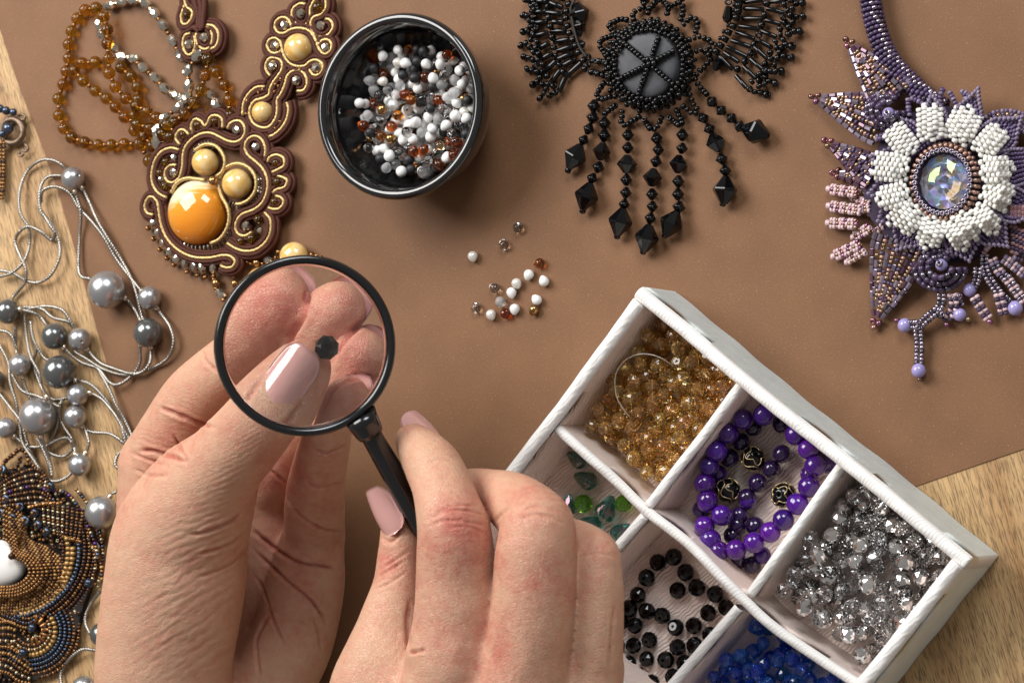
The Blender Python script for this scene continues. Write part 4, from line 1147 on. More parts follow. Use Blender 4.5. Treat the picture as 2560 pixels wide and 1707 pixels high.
for (cx, cy, rx, ry, a0, a1, n_, mt_) in ((528, 925, 310, 318, 20, 172, 24, M_SMOKE), (592, 497, 150, 155, 170, 300, 14, M_SMOKE), (862, 680, 195, 195, -50, 110, 17, M_SMOKE)):
    for k in range(n_):
        a = math.radians(a0+(a1-a0)*k/(n_-1))
        p = P(*CS(cx+rx*math.cos(a), cy+ry*math.sin(a)), 0.26)
        d = VR*math.cos(a)-VU*math.sin(a); d.z = 0
        GA.add('bugle_bead', BUGLE, random.choice((M_SMOKE, M_SMOKE, M_SILVB)), p, d, (0.045, 0.045, 0.11))
def addl(c, lst, name, geo, mat, r, z, axis=None, smooth=True, jitter=0.5):
    for q in lst:
        x, y = q[0], q[1]; rr = q[2]*c.k/102 if len(q) > 2 else r
        ax = axis if axis is not None else (random.gauss(0, 1), random.gauss(0, 1), random.gauss(0, jitter))
        GA.add(name, geo, mat, P(*c(x, y), z), ax, rr, None, smooth)
addl(CS, pairs(855, 222, 1025, 365, 320, 585, 940, 1040), 'silver_bead', FIREPOL, M_SILVB, 0.125, 0.4, None, False)
addl(CT, pairs(1155, 515, 1130, 740, 1395, 905, 1265, 285, 1445, 155, 1670, 290, 1720, 540, 1620, 760, 365, 420, 195, 500), 'silver_bead', FIREPOL, M_SILVB, 0.135, 0.38, None, False)
addl(CS, pairs(525, 185, 675, 150, 405, 265, 1195, 505, 1205, 665, 1185, 835, 1045, 985, 985, 1150, 895, 1170, 255, 495, 205, 590, 250, 700), 'honey_bead', SPHERE, M_AMBERB, 0.13, 0.36)
addl(CS, pairs(1060, 1080, 325, 455, 215, 640), 'silver_bead', FIREPOL, M_SILVB, 0.1, 0.36, None, False)
addl(CT, [(1635, 85, 76), (170, 170, 50)], 'honey_bead', SPHERE, M_AMBERB, 0.15, 0.38)
addl(CS, [(655, 655, 44)], 'gold_bead', SPHERE, M_BRONZE, 0.12, 0.62)
addl(CT, pairs(1215, 890, 1160, 950, 1195, 970, 1155, 1030, 850, 1130, 830, 1280, 1020, 1005, 970, 1040, 1210, 1370, 1160, 1440), 'bronze_seed', SEED, M_COPPER, 0.055, 0.36)
for (x, y), (sx, sy) in zip(pairs(150, 1010, 190, 1095, 235, 1180, 290, 1255, 345, 1320, 420, 1365, 500, 1390, 565, 1400, 660, 1400), pairs(103, 1060, 150, 1150, 205, 1240, 265, 1315, 325, 1370, 435, 1430, 525, 1460, 590, 1475, 660, 1470)):
    a, b = P(*CS(x, y), 0.24), P(*CS(sx, sy), 0.14)
    GA.add('silver_bead', BARREL, M_SILVB, a, b-a, 0.125, None, False); GA.add('bronze_seed', SEED, M_COPPER, b, b-a, 0.078)
for lst in (((820, 235, 's', 16), (822, 255, 's', 16), (838, 283, 'g', 34), (838, 318, 's', 18), (870, 352, 'v', 38), (885, 392, 's', 18)), ((950, 213, 's', 18), (953, 240, 's', 18), (960, 285, 'g', 30)),
            ((1000, 115, 's', 14), (1020, 130, 's', 14), (1045, 145, 's', 14), (1065, 155, 's', 14), (1102, 150, 'g', 30), (1140, 155, 's', 14), (1180, 135, 'v', 34), (1230, 115, 's', 18), (1245, 80, 's', 22)), ((1465, 98, 's', 24), (1495, 105, 's', 18), (1522, 112, 's', 16))):
    for x, y, k_, r_ in lst:
        p = P(*H2(x, y), 0.18); r = r_*H2.k/102
        if k_ == 's': GA.add('bronze_seed', SEED, M_COPPER, p, (random.gauss(0, 1), random.gauss(0, 1), 0.2), r)
        elif k_ == 'g': GA.add('gold_bead', SPHERE, M_BRONZE, p, (0.3, 1, 0), r)
        else: GA.add('silver_bead', BARREL, M_SILVB, p, (0.8, -0.6, 0), r, None, False)
def strand(c, pts, name, geo, mat, r, z, smooth=True, zs=None, spacer=True, stretch=1.0):
    w = [P(*c(x, y), zs[i] if zs else z) for i, (x, y) in enumerate(pts)]
    for i, p in enumerate(w):
        t = w[min(i+1, len(w)-1)]-w[max(i-1, 0)]
        GA.add(name, geo, mat, p, t+Vector((0, 0, random.gauss(0, 0.05))), (r, r, r*stretch) if stretch != 1 else r*random.uniform(0.96, 1.03), None, smooth)
        if spacer and i+1 < len(w):
            d = w[i+1]-p
            if d.length < r*3.6: GA.add('bronze_seed', SEED, M_COPPER, p+d*0.5, d, 0.066)
RA = 0.17
for pts, z in ((pairs(705, 62, 625, 75, 568, 138, 525, 232, 505, 328, 507, 430, 490, 525, 465, 622, 430, 727, 435, 850, 470, 945, 527, 1013, 622, 1048, 720, 1065, 818, 1068, 912, 1060, 1022, 1060, 1095, 1185), 0.17),
               (pairs(762, 125, 788, 222, 790, 322, 800, 432, 803, 540, 848, 640, 925, 725, 1000, 780, 1080, 820, 1150, 870, 1230, 915), 0.36), (pairs(545, 520, 612, 595, 700, 668, 785, 725, 850, 790, 917, 862, 1010, 915, 1100, 945, 1190, 985), 0.3),
               (pairs(605, 465, 700, 460), 0.18), (pairs(890, 500, 965, 565, 1010, 640, 1015, 735, 990, 850, 988, 960), 0.2), (pairs(1530, 437, 1512, 555, 1477, 665, 1428, 755, 1360, 840, 1285, 900, 1250, 1010), 0.36), (pairs(1590, 530, 1650, 628, 1685, 735, 1690, 850), 0.18),
               (pairs(1120, 1075, 1060, 1000, 1160, 960, 1290, 950, 1330, 890), 0.16), (pairs(1200, 1060, 1280, 1050), 0.16)):
    strand(CA, pts, 'honey_bead', SPHERE, M_AMBERB, RA, z)
for pts, z in ((pairs(805, 45, 895, 15, 980, 3, 1070, 28, 1135, 98, 1200, 188, 1270, 302, 1325, 412), 0.2), (pairs(728, 180, 752, 255, 835, 350, 890, 415, 978, 432, 1050, 500, 1140, 575, 1210, 655, 1295, 705, 1340, 735), 0.18),
               (pairs(1450, 412, 1380, 520, 1390, 635, 1375, 720, 1315, 790, 1208, 870, 1150, 955, 1150, 1045), 0.32), (pairs(1540, 690, 1590, 765), 0.16)):
    strand(CA, pts, 'silver_bead', BARREL, M_SILVB, 0.158, z, False)
GA.flush(sou, 290, 'small_beads')
# ------------------------------------------------------------------ grey pearl necklace on silver cord
M_PEARL = simple('light_grey_pearl', (0.47, 0.47, 0.48), 0.28, metal=0.8, coat=0.35, var=0.05)
M_PEARLD = simple('dark_grey_pearl', (0.17, 0.175, 0.175), 0.2, metal=0.7, coat=0.5, var=0.1)
M_SILVCORD = simple('silver_cord', (0.36, 0.335, 0.30), 0.3, metal=0.9)
M_CRIMP = simple('crimp_metal', (0.70, 0.60, 0.48), 0.25, metal=0.9)
CP = Crop(0, 380, 600/1176); CL = Crop(0, 1100, 400/1033)
pn = thing('pearl_necklace', 'tangled necklace of light and dark grey pearls on twisted silver cord', 'necklace', P(150, 900, 0))
me_pl, me_pd = bm('light_pearl', sph(32, 18, 0.08), M_PEARL), bm('dark_pearl', sph(32, 18, 0.08), M_PEARLD)
PEARLS = [(CP, 358, 130, 58, 0), (CP, 523, 675, 94, 0), (CP, 733, 715, 58, 0), (CP, 725, 885, 72, 1), (CP, 38, 782, 62, 1), (CP, 268, 903, 66, 1), (CP, 390, 917, 57, 0), (CP, 97, 1042, 55, 0), (CP, 290, 1078, 83, 1),
          (CP, 380, 1190, 54, 0), (CP, 368, 1297, 56, 0), (CP, 185, 1295, 93, 0), (CP, 28, 1352, 53, 0), (CP, -18, 1110, 42, 1), (CL, 515, 160, 75, 0), (CL, 655, 465, 108, 0), (CL, 660, 1255, 80, 1), (CL, 545, 1600, 82, 0)]
cents = []
for c, x, y, r_, d in PEARLS:
    p = P(*c(x, y), 0.5); r = r_*c.k/pxcm(p); p = P(*c(x, y), r)
    o = place('pearl', me_pd if d else me_pl, pn, p, (random.gauss(0, 1), random.gauss(0, 1), 0.2), r)
    cents.append((p, r))
cords = [(CP, pairs(330, 95, 300, 62, 250, 38, 190, 45, 130, 100, 95, 200, 100, 300, 140, 370, 145, 450, 120, 530, 60, 590, -10, 612)), (CP, pairs(320, 120, 300, 115, 230, 125, 195, 190, 200, 290, 250, 350, 290, 440, 290, 520, 250, 600, 190, 638, 130, 630, 60, 592, -10, 578)),
         (CP, pairs(200, 250, 210, 190, 270, 170, 340, 200, 385, 270, 450, 340, 510, 420, 560, 510, 620, 590, 685, 670, 720, 700)), (CP, pairs(385, 160, 410, 190, 440, 250, 480, 340, 540, 440, 590, 520, 640, 610, 670, 700, 695, 800, 720, 850)),
         (CP, pairs(362, 170, 378, 230, 395, 300, 390, 420, 385, 560, 400, 610, 440, 622, 480, 650)), (CP, pairs(580, 700, 620, 720, 660, 770, 690, 830, 710, 860)), (CP, pairs(205, 290, 240, 350, 268, 400, 250, 430, 200, 390, 140, 365, 95, 390, 75, 440, 100, 510, 125, 570, 120, 640, 60, 715, 45, 760)),
         (CP, pairs(745, 740, 780, 780, 830, 850, 850, 930, 820, 1010, 740, 1060, 650, 1085, 560, 1060, 490, 1030, 430, 970, 400, 935)), (CP, pairs(700, 920, 685, 960, 685, 1030, 650, 1090, 590, 1135, 540, 1130, 480, 1060, 400, 1030, 340, 985, 290, 930)),
         (CP, pairs(735, 920, 740, 970, 735, 1030, 690, 1080, 600, 1090, 500, 1060, 420, 1010, 365, 975)), (CP, pairs(60, 780, 100, 765, 150, 760, 210, 770, 260, 810, 330, 830, 360, 860, 380, 900)), (CP, pairs(130, 770, 220, 755, 300, 770, 340, 820, 370, 880)), (CP, pairs(100, 770, 170, 790, 210, 820, 250, 880)),
         (CP, pairs(310, 1090, 350, 1115, 430, 1130, 500, 1190, 550, 1260, 590, 1320, 610, 1400, 630, 1470, 660, 1540)), (CP, pairs(400, 1180, 440, 1180, 500, 1210, 560, 1280, 600, 1350, 640, 1430, 630, 1520)), (CP, pairs(480, 1060, 530, 1150, 570, 1240, 610, 1310, 650, 1400, 660, 1480)),
         (CP, pairs(380, 1310, 400, 1340, 450, 1370, 540, 1380, 600, 1420, 620, 1450, 580, 1480, 565, 1530, 595, 1562)), (CP, pairs(420, 1360, 435, 1420, 420, 1475, 400, 1510)), (CP, pairs(75, 860, 80, 970, 95, 1020)), (CP, pairs(-10, 870, 50, 890, 80, 960)),
         (CP, pairs(120, 790, 130, 900, 150, 1000, 190, 1080, 210, 1160, 260, 1210, 320, 1205, 370, 1190)), (CP, pairs(150, 830, 165, 920, 210, 1000, 240, 1020)), (CP, pairs(-10, 930, 40, 1030, 50, 1130, 80, 1230, 95, 1330, 110, 1420, 160, 1500, 220, 1590)),
         (CP, pairs(60, 1090, 110, 1170, 200, 1200, 290, 1245)), (CP, pairs(-10, 1170, 50, 1250, 100, 1320, 140, 1440)), (CP, pairs(100, 1060, 120, 1140, 150, 1210)), (CP, pairs(290, 1240, 300, 1320, 350, 1400, 355, 1450, 310, 1490, 240, 1470, 200, 1400, 190, 1340)),
         (CP, pairs(40, 1370, 80, 1400, 140, 1440, 220, 1440, 280, 1410, 330, 1400, 362, 1440, 370, 1480)), (CP, pairs(200, 1390, 240, 1500, 255, 1590)), (CP, pairs(180, 960, 165, 1040, 200, 1140, 230, 1200)), (CP, pairs(310, 1210, 290, 1250, 280, 1340, 240, 1440)),
         (CL, pairs(185, 50, 240, 150, 300, 240, 360, 265, 430, 240, 470, 200)), (CL, pairs(245, -10, 300, 110, 335, 240)), (CL, pairs(640, 580, 620, 620, 640, 700)), (CL, pairs(690, 970, 650, 975, 590, 1050, 550, 1150, 580, 1240, 640, 1260)), (CL, pairs(680, 1370, 610, 1355, 530, 1350, 450, 1410, 395, 1500, 400, 1600)), (CL, pairs(690, 400, 720, 350, 760, 330))]
for i, (c, pts) in enumerate(cords):
    n = len(pts)
    w = []
    for k, (x, y) in enumerate(pts):
        z = 0.07+0.16*abs(math.sin(i*1.7+k*0.8))
        p = P(*c(x, y), z)
        near = min(cents, key=lambda q: (q[0]-p).xy.length)
        if k in (0, n-1) and (near[0]-p).xy.length < near[1]*1.1: p = near[0].copy() if False else P(*c(x, y), near[1]*0.95)
        w.append(p)
    pts_ = catmull(w, step=0.022)
    put('cord', mesh('silver_cord', *tube(pts_, 0.038, 8, False, 2, 0.15, 0.45), M_SILVCORD), pn)
    for e, sgn in ((0, 1), (-1, -1)):
        p = w[e]; nr = min(cents, key=lambda q: (q[0]-p).length)
        if (nr[0]-p).length < nr[1]*1.2:
            # a crimp where the cord leaves the pearl
            for q in (pts_ if e == 0 else pts_[::-1]):
                if (q-nr[0]).length > nr[1]*1.06:
                    place('crimp', bm('crimp', CUTTUBE, M_CRIMP), pn, q, q-nr[0], (0.085, 0.085, 0.06)); break
# ------------------------------------------------------------------ bronze bead brooch at the left edge
M_BRZ = simple('bronze_seed_bead', (0.27, 0.135, 0.05), 0.2, metal=0.8, var=0.25)
M_DKB = simple('dark_bronze_seed_bead', (0.09, 0.045, 0.03), 0.16, metal=0.7, var=0.3)
M_STEEL = simple('blue_steel_seed_bead', (0.085, 0.11, 0.16), 0.14, metal=0.8, var=0.35)
M_MATTG = simple('matt_gold_seed_bead', (0.42, 0.25, 0.09), 0.36, metal=0.6, var=0.15)
M_PALE = simple('pale_gold_seed_bead', (0.55, 0.46, 0.30), 0.18, metal=0.8, var=0.15)
M_VIOL = simple('violet_luster_bead', (0.14, 0.06, 0.30), 0.14, metal=0.7, var=0.2)
M_STONE = simple('white_cabochon', (0.80, 0.79, 0.76), 0.14, coat=0.5, sss=0.1)
M_FELTD = simple('black_felt', (0.012, 0.009, 0.008), 0.9)
br0 = P(*CL(150, 850), 0); br0.z = 0
bro = thing('beaded_brooch', 'round brooch of bronze and steel blue seed beads around a white stone', 'brooch', br0)
GB = Gather()
def arc(cx, cy, r, a0, a1, z, ry=None, n=14):
    return [P(*CL(cx+r*math.cos(math.radians(a0+(a1-a0)*k/n)), cy+(ry or r)*math.sin(math.radians(a0+(a1-a0)*k/n))), z) for k in range(n+1)]
SR = 0.058
def rowb(pts, mat, r=SR, mats=None, name='seed_bead'): GB.row(name, SEED, mat, pts, r, r*1.55, mats=mats)
# white stone with its swirl of bronze beads
p = P(*CL(30, 790), 0.45); k = CL.k/102
V, Fc = lathe([(math.cos(a), math.sin(a)) for a in [(-0.3+(math.pi/2+0.3)*i/12) for i in range(12)]]+[(0.0, 1.0)], 32)
put('stone', mesh('stone', [(v[0]*185*k, v[1]*165*k, v[2]*0.34) for v in V], [f[::-1] for f in Fc], M_STONE), bro, p)
swirl = pairs(20, 632, 58, 652, 78, 695, 88, 748, 140, 772, 186, 815, 192, 865, 150, 915, 80, 945, -10, 950)
for i in range(10):
    f = 1+0.155*i
    q = [(20+(x-20)*f, 800+(y-800)*f+(-4*i)) for x, y in swirl]
    rowb([P(*CL(x, y), 0.78+0.14*math.sin(min(i, 5)*0.6)-0.045*i) for x, y in q], M_BRZ, 0.062, [M_BRZ, M_BRZ, M_MATTG, M_BRZ, M_DKB] if i > 3 else [M_BRZ])
GB.add('seed_bead', SPHERE, M_DKB, P(*CL(75, 748), 0.86), (0, 0, 1), 0.1)
rowb(arc(60, 720, 350, -30, 85, 0.44), M_DKB); rowb(arc(60, 720, 382, -15, 84, 0.42), M_MATTG, 0.085); rowb(arc(60, 720, 412, -5, 80, 0.40), M_MATTG, 0.085)
rowb(arc(60, 720, 452, -8, 86, 0.42, 420), M_STEEL, 0.07)
for i, mt_ in enumerate((M_DKB, M_BRZ, M_DKB, M_DKB)):
    rowb(arc(60, 700, 490+30*i, -25+4*i, 62-6*i, 0.36-0.07*i, 470+30*i), mt_, 0.062, [mt_, mt_, M_DKB])
rowb(arc(60, 740, 605, -45, 18, 0.16), M_BRZ, 0.06, [M_BRZ, M_PALE, M_DKB, M_STEEL])
# upper field of ladder rows
for i in range(9):
    rowb([P(*CL(280+32*i, 395+6*i), 0.4), P(*CL(285+30*i, 500+5*i), 0.42), P(*CL(300+26*i, 615+3*i), 0.4)], M_PALE, 0.055, [M_PALE, M_BRZ, M_PALE, M_DKB] if i < 5 else [M_DKB, M_BRZ])
for j in range(7):
    rowb([P(*CL(-20, 300+30*j-8*j), 0.3+0.03*j), P(*CL(100, 225+32*j), 0.34+0.03*j), P(*CL(250, 190+36*j), 0.34), P(*CL(330, 300+20*j), 0.3)], M_DKB, 0.058, [M_DKB, M_BRZ, M_DKB, M_PALE, M_DKB, M_VIOL][:3+j % 4])
for (x, y) in pairs(130, 430, 225, 470, 85, 500, 245, 545, 165, 520, 300, 590, 40, 380, 10, 470, 20, 190, 325, 300, 60, 560):
    q = P(*CL(x, y), 0.52)
    GB.add('ring_bead', SEED, M_STEEL, q, (random.gauss(0, .2), random.gauss(0, .2), 1), 0.13); GB.add('seed_bead', SEED, M_BRZ, q+Vector((0, 0, 0.08)), (1, 0, 0.2), 0.07)
rowb([P(*CL(x, y), 0.3) for x, y in pairs(300, 320, 380, 325, 450, 360, 510, 440, 560, 540, 610, 650, 640, 780)], M_STEEL, 0.066, [M_STEEL, M_DKB, M_VIOL, M_BRZ, M_PALE])
rowb([P(*CL(x, y), 0.25) for x, y in pairs(490, 500, 550, 590, 600, 700, 620, 800, 600, 900, 640, 960)], M_BRZ, 0.06, [M_BRZ, M_PALE, M_DKB])
rowb([P(*CL(x, y), 0.24) for x, y in pairs(570, 640, 620, 720, 655, 800, 660, 900)], M_BRZ, 0.066, [M_BRZ, M_DKB, M_MATTG])
for i in range(5): GB.add('bugle_bead', CUTTUBE, M_COPPER, P(*CL(200+46*i, 430-14*i+(8*i*i)/4), 0.5), VR-VU*(-0.25), (0.055, 0.055, 0.085))
for i in range(3): GB.add('bugle_bead', CUTTUBE, M_COPPER, P(*CL(420+45*i, 625+14*i), 0.45), VR-VU*0.25, (0.055, 0.055, 0.085))
# lower lobe
for i, (r_, mt_, mm) in enumerate(((95, M_BRZ, [M_BRZ, M_DKB]), (125, M_BRZ, [M_BRZ, M_PALE]), (158, M_MATTG, None), (192, M_STEEL, None), (222, M_STEEL, None), (252, M_DKB, [M_STEEL, M_DKB]), (282, M_DKB, [M_BRZ, M_DKB]), (312, M_BRZ, [M_BRZ, M_DKB]))):
    rowb(arc(200, 1230, r_, -35, 150, 0.42-0.04*i, r_*0.98), mt_, 0.08 if i == 2 else 0.06, mm)
for i in range(8): GB.add('bugle_bead', CUTTUBE, M_COPPER, P(*CL(215+75*math.cos(-1.3+i*0.42), 1225+75*math.sin(-1.3+i*0.42)), 0.46), VR*math.cos(-1.3+i*0.42)-VU*math.sin(-1.3+i*0.42), (0.05, 0.05, 0.1))
for (x, y) in pairs(210, 1210, 150, 1370, 150, 1010, 575, 920): GB.add('steel_bead', SPHERE, M_STEEL, P(*CL(x, y), 0.5), (0, 0, 1), 0.13)
for j in range(7): rowb([P(*CL(-20, 960+30*j), 0.38), P(*CL(80, 1000+30*j), 0.42), P(*CL(190, 1040+28*j), 0.40), P(*CL(300, 1030+14*j), 0.36)], M_STEEL, 0.058, [[M_PALE, M_DKB], [M_BRZ, M_COPPER], [M_STEEL], [M_STEEL, M_PALE], [M_BRZ, M_DKB], [M_STEEL, M_DKB], [M_BRZ]][j])
for j in range(9): rowb([P(*CL(-20, 1180+38*j), 0.4), P(*CL(60, 1170+42*j), 0.42), P(*CL(120, 1200+44*j), 0.38), P(*CL(200, 1330+30*j), 0.25)] if j > 3 else [P(*CL(-20, 1180+38*j), 0.4), P(*CL(60, 1170+42*j), 0.42), P(*CL(110, 1190+40*j), 0.4)], M_BRZ, 0.06, [[M_BRZ], [M_MATTG, M_BRZ], [M_BRZ, M_DKB], [M_DKB, M_PALE]][j % 4])
# loop at the top
rowb([P(*CL(x, y), 0.2) for x, y in pairs(15, 160, 50, 120, 90, 90, 125, 60, 170, 80, 185, 130)], M_BRZ, 0.072, [M_BRZ, M_DKB]); rowb([P(*CL(x, y), 0.22) for x, y in pairs(100, 190, 130, 130, 120, 100)], M_DKB, 0.066)
rowb([P(*CL(x, y), 0.26) for x, y in pairs(150, 160, 200, 155, 240, 190, 260, 260, 270, 320)], M_DKB, 0.064, [M_DKB, M_BRZ])
ol = [P(*CL(x, y), 0) for x, y in pairs(-60, 200, 60, 190, 230, 160, 300, 310, 430, 340, 530, 470, 610, 640, 640, 800, 600, 960, 560, 1080, 520, 1230, 450, 1380, 330, 1500, 200, 1570, -60, 1600)]
n_ = len(ol)
rf = random.Random(9); xy = [(q[3].x, q[3].y) for q in GB.items]
def in_outline(x, y):
    c = False
    for i in range(n_):
        a, b = ol[i], ol[i-1]
        if (a.y > y) != (b.y > y) and x < (b.x-a.x)*(y-a.y)/(b.y-a.y)+a.x: c = not c
    return c
for _ in range(9000):                    # close the gaps between the rows
    x = rf.uniform(min(q.x for q in ol), max(q.x for q in ol)); y = rf.uniform(min(q.y for q in ol), max(q.y for q in ol))
    if in_outline(x, y) and all((a-x)**2+(b-y)**2 > 0.0095 for a, b in xy):
        st = P(*CL(20, 790), 0.4)
        if ((x-st.x)/0.72)**2+((y-st.y)/0.64)**2 < 1: continue
        xy.append((x, y)); GB.add('seed_bead', SEED, rf.choice((M_DKB, M_DKB, M_BRZ, M_STEEL, M_BRZ, M_PALE)), (x, y, 0.27+rf.uniform(-.02, .05)), (rf.gauss(0, 1), rf.gauss(0, 1), .6), 0.06)
GB.flush(bro, 290, 'small_seed_beads')
put('backing', mesh('backing', [(p.x, p.y, z) for z in (0.02, 0.2) for p in ol], [tuple(range(n_, 2*n_))[::-1], tuple(range(n_))]+[(i, (i+1) % n_, n_+(i+1) % n_, n_+i) for i in range(n_)], M_FELTD, False), bro)
# clasp and cord of a second piece, top left
M_ANT = simple('antique_metal', (0.20, 0.14, 0.10), 0.45, metal=0.85, bump=0.6, bscale=14)
cl = thing('toggle_clasp', 'antique bronze toggle clasp with dark beads at the left edge above the pearls', 'clasp', P(*CA(80, 950), 0))
ring_ = [P(*CA(90+78*math.cos(a), 965+88*math.sin(a)), 0.16) for a in [2*math.pi*k/40 for k in range(40)]]
put('ring', mesh('ring', *tube(ring_, 0.085, 10, True, 6, 0.16, 0.12), M_ANT), cl)
for (x, y, r_, a0, a1) in ((165, 868, 30, -160, 150), (180, 1095, 32, -90, 200), (60, 880, 30, 100, 330), (150, 1130, 22, 0, 260)):
    put('scroll', mesh('scroll', *tube([P(*CA(x+r_*(1-k/34)*math.cos(math.radians(a0+(a1-a0)*k/24)), y+r_*(1-k/34)*math.sin(math.radians(a0+(a1-a0)*k/24))), 0.17) for k in range(25)], 0.04, 8), M_ANT), cl)
GC = Gather()
for (x, y, r_) in ((60, 945, 46), (20, 985, 34), (45, 815, 36), (98, 826, 32), (0, 800, 36)): GC.add('dark_bead', SPHERE, M_STEEL, P(*CA(x, y), 0.3), (0.4, 1, 0), r_*CA.k/102)
for dx in (-32, -8, 16):
    GC.row('seed_bead', SEED, M_BRZ, [P(*CA(18+dx, 1040), 0.2), P(*CA(14+dx, 1150), 0.16), P(*CA(12+dx, 1280), 0.16), P(*CA(10+dx*.7, 1420), 0.16), P(*CA(0+dx*.5, 1480), 0.16)], 0.066, 0.1, mats=[M_BRZ, M_DKB, M_BRZ, M_BRZ])
GC.row('seed_bead', SEED, M_BRZ, [P(*CA(70, 960), 0.3), P(*CA(40, 1010), 0.26), P(*CA(15, 1050), 0.22)], 0.05, 0.08)
GC.flush(cl)
# ------------------------------------------------------------------ black glass necklace with bead tassels
BL = Crop(1290, 0, 350/1960); BC = Crop(1490, 0, 350/1715); BR = Crop(1780, 0, 280/1689); BT = Crop(1390, 250, 550/2156)
M_BLKSTONE = simple('slate_grey_stone', (0.06, 0.061, 0.068), 0.55, bump=0.25, bscale=5, spec=0.3, col2=(0.078, 0.08, 0.088), nscale=2)
M_THREAD = simple('black_thread', (0.01, 0.01, 0.01), 0.6)
bk = thing('jet_necklace', 'black bead necklace with fan wings, a caged round stone and seven tassels', 'necklace', P(1640, 200, 0))
GK = Gather()
def bugles(c, lst, z, r=0.074):
    for (a, b) in lst:
        p, q = P(*c(*a), z+random.uniform(-.03, .05)), P(*c(*b), z+random.uniform(-.03, .05))
        GK.add('bugle_bead', BUGLE, M_JET, (p+q)/2, q-p, (r, r, (q-p).length/2))
bugles(BL, (((480, 40), (650, 110)), ((430, 175), (650, 200)), ((255, 170), (420, 165)), ((275, 320), (440, 305)), ((510, 310), (660, 315)), ((480, 440), (700, 440)), ((285, 500), (450, 460)), ((530, 590), (740, 555)), ((330, 680), (470, 600)), ((570, 720), (790, 650)), ((350, 830), (510, 750)),
            ((590, 830), (800, 745)), ((400, 1000), (560, 860)), ((665, 920), (840, 830)), ((490, 1160), (620, 990)), ((690, 1080), (920, 880)), ((600, 1290), (690, 1090)), ((900, 880), (990, 800)), ((300, 15), (440, 30)), ((500, -60), (690, -10)), ((290, -70), (430, -60))), 0.13)
bugles(BR, (((480, 40), (770, 5)), ((480, 130), (780, 145)), ((450, 280), (770, 285)), ((410, 395), (710, 440)), ((360, 480), (640, 590)), ((290, 610), (580, 710)), ((220, 710), (530, 860)), ((100, 835), (310, 1055)), ((180, 790), (400, 940)), ((820, 130), (1085, 200)), ((810, 305), (1040, 370)), ((750, 470), (970, 560)),
            ((700, 610), (910, 725)), ((640, 710), (840, 900)), ((580, 890), (760, 1050)), ((470, 1000), (660, 1190)), ((360, 1140), (520, 1330)), ((890, 30), (1090, 20)), ((500, -80), (780, -120)), ((880, -110), (1100, -120))), 0.13, 0.06)
def seeds(c, lst, z, r, jit=0.05, name='seed_bead'):
    for (x, y) in lst: GK.add(name, SEED, M_JET, P(*c(x, y), max(0.06, z+random.uniform(-jit, jit))), (random.gauss(0, 1), random.gauss(0, 1), random.gauss(0, 0.5)), r*random.uniform(1.06, 1.24))
seeds(BL, pairs(450, 100, 455, 250, 480, 375, 510, 530, 530, 670, 550, 790, 615, 905, 660, 1010, 455, -20), 0.15, 0.082)
seeds(BL, pairs(100, 215, 100, 450, 65, 640, 110, 800, 155, 970, 235, 1190, 335, 1380), 0.13, 0.088)
seeds(BL, pairs(160, 220, 165, 430, 140, 610, 180, 810, 225, 985, 295, 1150, 385, 1310, 220, 170, 195, 290, 270, 245, 240, 310, 210, 370, 290, 400, 215, 470, 260, 490, 210, 560, 295, 590, 195, 660, 280, 675, 240, 735, 315, 760, 235, 840, 305, 840, 270, 920, 370, 905, 290, 1010, 350, 1010, 335, 1090,
                435, 1070, 365, 1180, 440, 1185, 425, 1250, 525, 1205, 470, 1340, 545, 1300, 130, 10, 215, 90, 295, 80, 240, 140, 180, 5, 240, 20, 160, -50, 250, -60, 300, 130, 260, 60), 0.17, 0.078, 0.07)
seeds(BL, pairs(1085, 860, 1160, 865, 1240, 870, 1000, 920, 960, 970, 1060, 1015, 1140, 1035, 1210, 1060, 1010, 800), 0.2, 0.078)
for i, (x, y) in enumerate(pairs(735, 65, 705, 165, 700, 258, 722, 368, 748, 470, 795, 560, 835, 645, 875, 740, 940, 850, 760, -40)):
    GK.add('cut_bead', BUGLE, M_JET, P(*BL(x, y), 0.2), VR*(0.25+0.05*i)-VU, (0.088, 0.088, 0.07))
for x, y, r_, ax in ((880, 185, 150, (0.25, -1)), (890, 360, 100, (0.2, -1)), (885, 455, 62, (0.3, -1)), (925, 620, 55, (.3, -1))):
    GK.add('cone_bead', BIGCONE, M_JET, P(*BL(x, y), 0.2), VR*ax[0]+VU*ax[1], r_*BL.k/102, None, False)
put('thread', mesh('thread', *tube(catmull(W(BL, pairs(840, -60, 815, 20, 768, 120, 790, 300, 830, 480, 880, 640, 940, 740, 985, 800), 0.34), step=0.04), 0.03, 6, False, 2, 0.12, 0.2), M_THREAD), bk)
seeds(BR, pairs(825, 60, 790, 230, 750, 385, 705, 530, 640, 670, 590, 805, 500, 930, 385, 1045, 830, -60), 0.16, 0.085)
seeds(BR, pairs(1365, 45, 1375, 250, 1325, 475, 1205, 700, 1190, 870, 1045, 1080, 955, 1260, 825, 1430), 0.14, 0.092)
seeds(BR, pairs(1090, 70, 1185, 10, 1270, 60, 1140, 165, 1210, 130, 1070, 265, 1180, 235, 1270, 260, 1105, 345, 1215, 340, 1025, 440, 1160, 415, 1240, 475, 1035, 520, 1155, 520, 955, 630, 1075, 605, 1110, 680, 975, 720, 1050, 720, 880, 800, 1015, 790, 1080, 850, 885, 890, 985, 880, 800, 965, 940, 980,
                805, 1065, 880, 1080, 960, 1080, 715, 1120, 800, 1150, 715, 1215, 790, 1265, 855, 1225, 715, 1300, 565, 1345, 645, 1390, 735, 1395, 600, 1235, 1100, -20, 1250, -40, 1150, -70), 0.19, 0.079, 0.08)
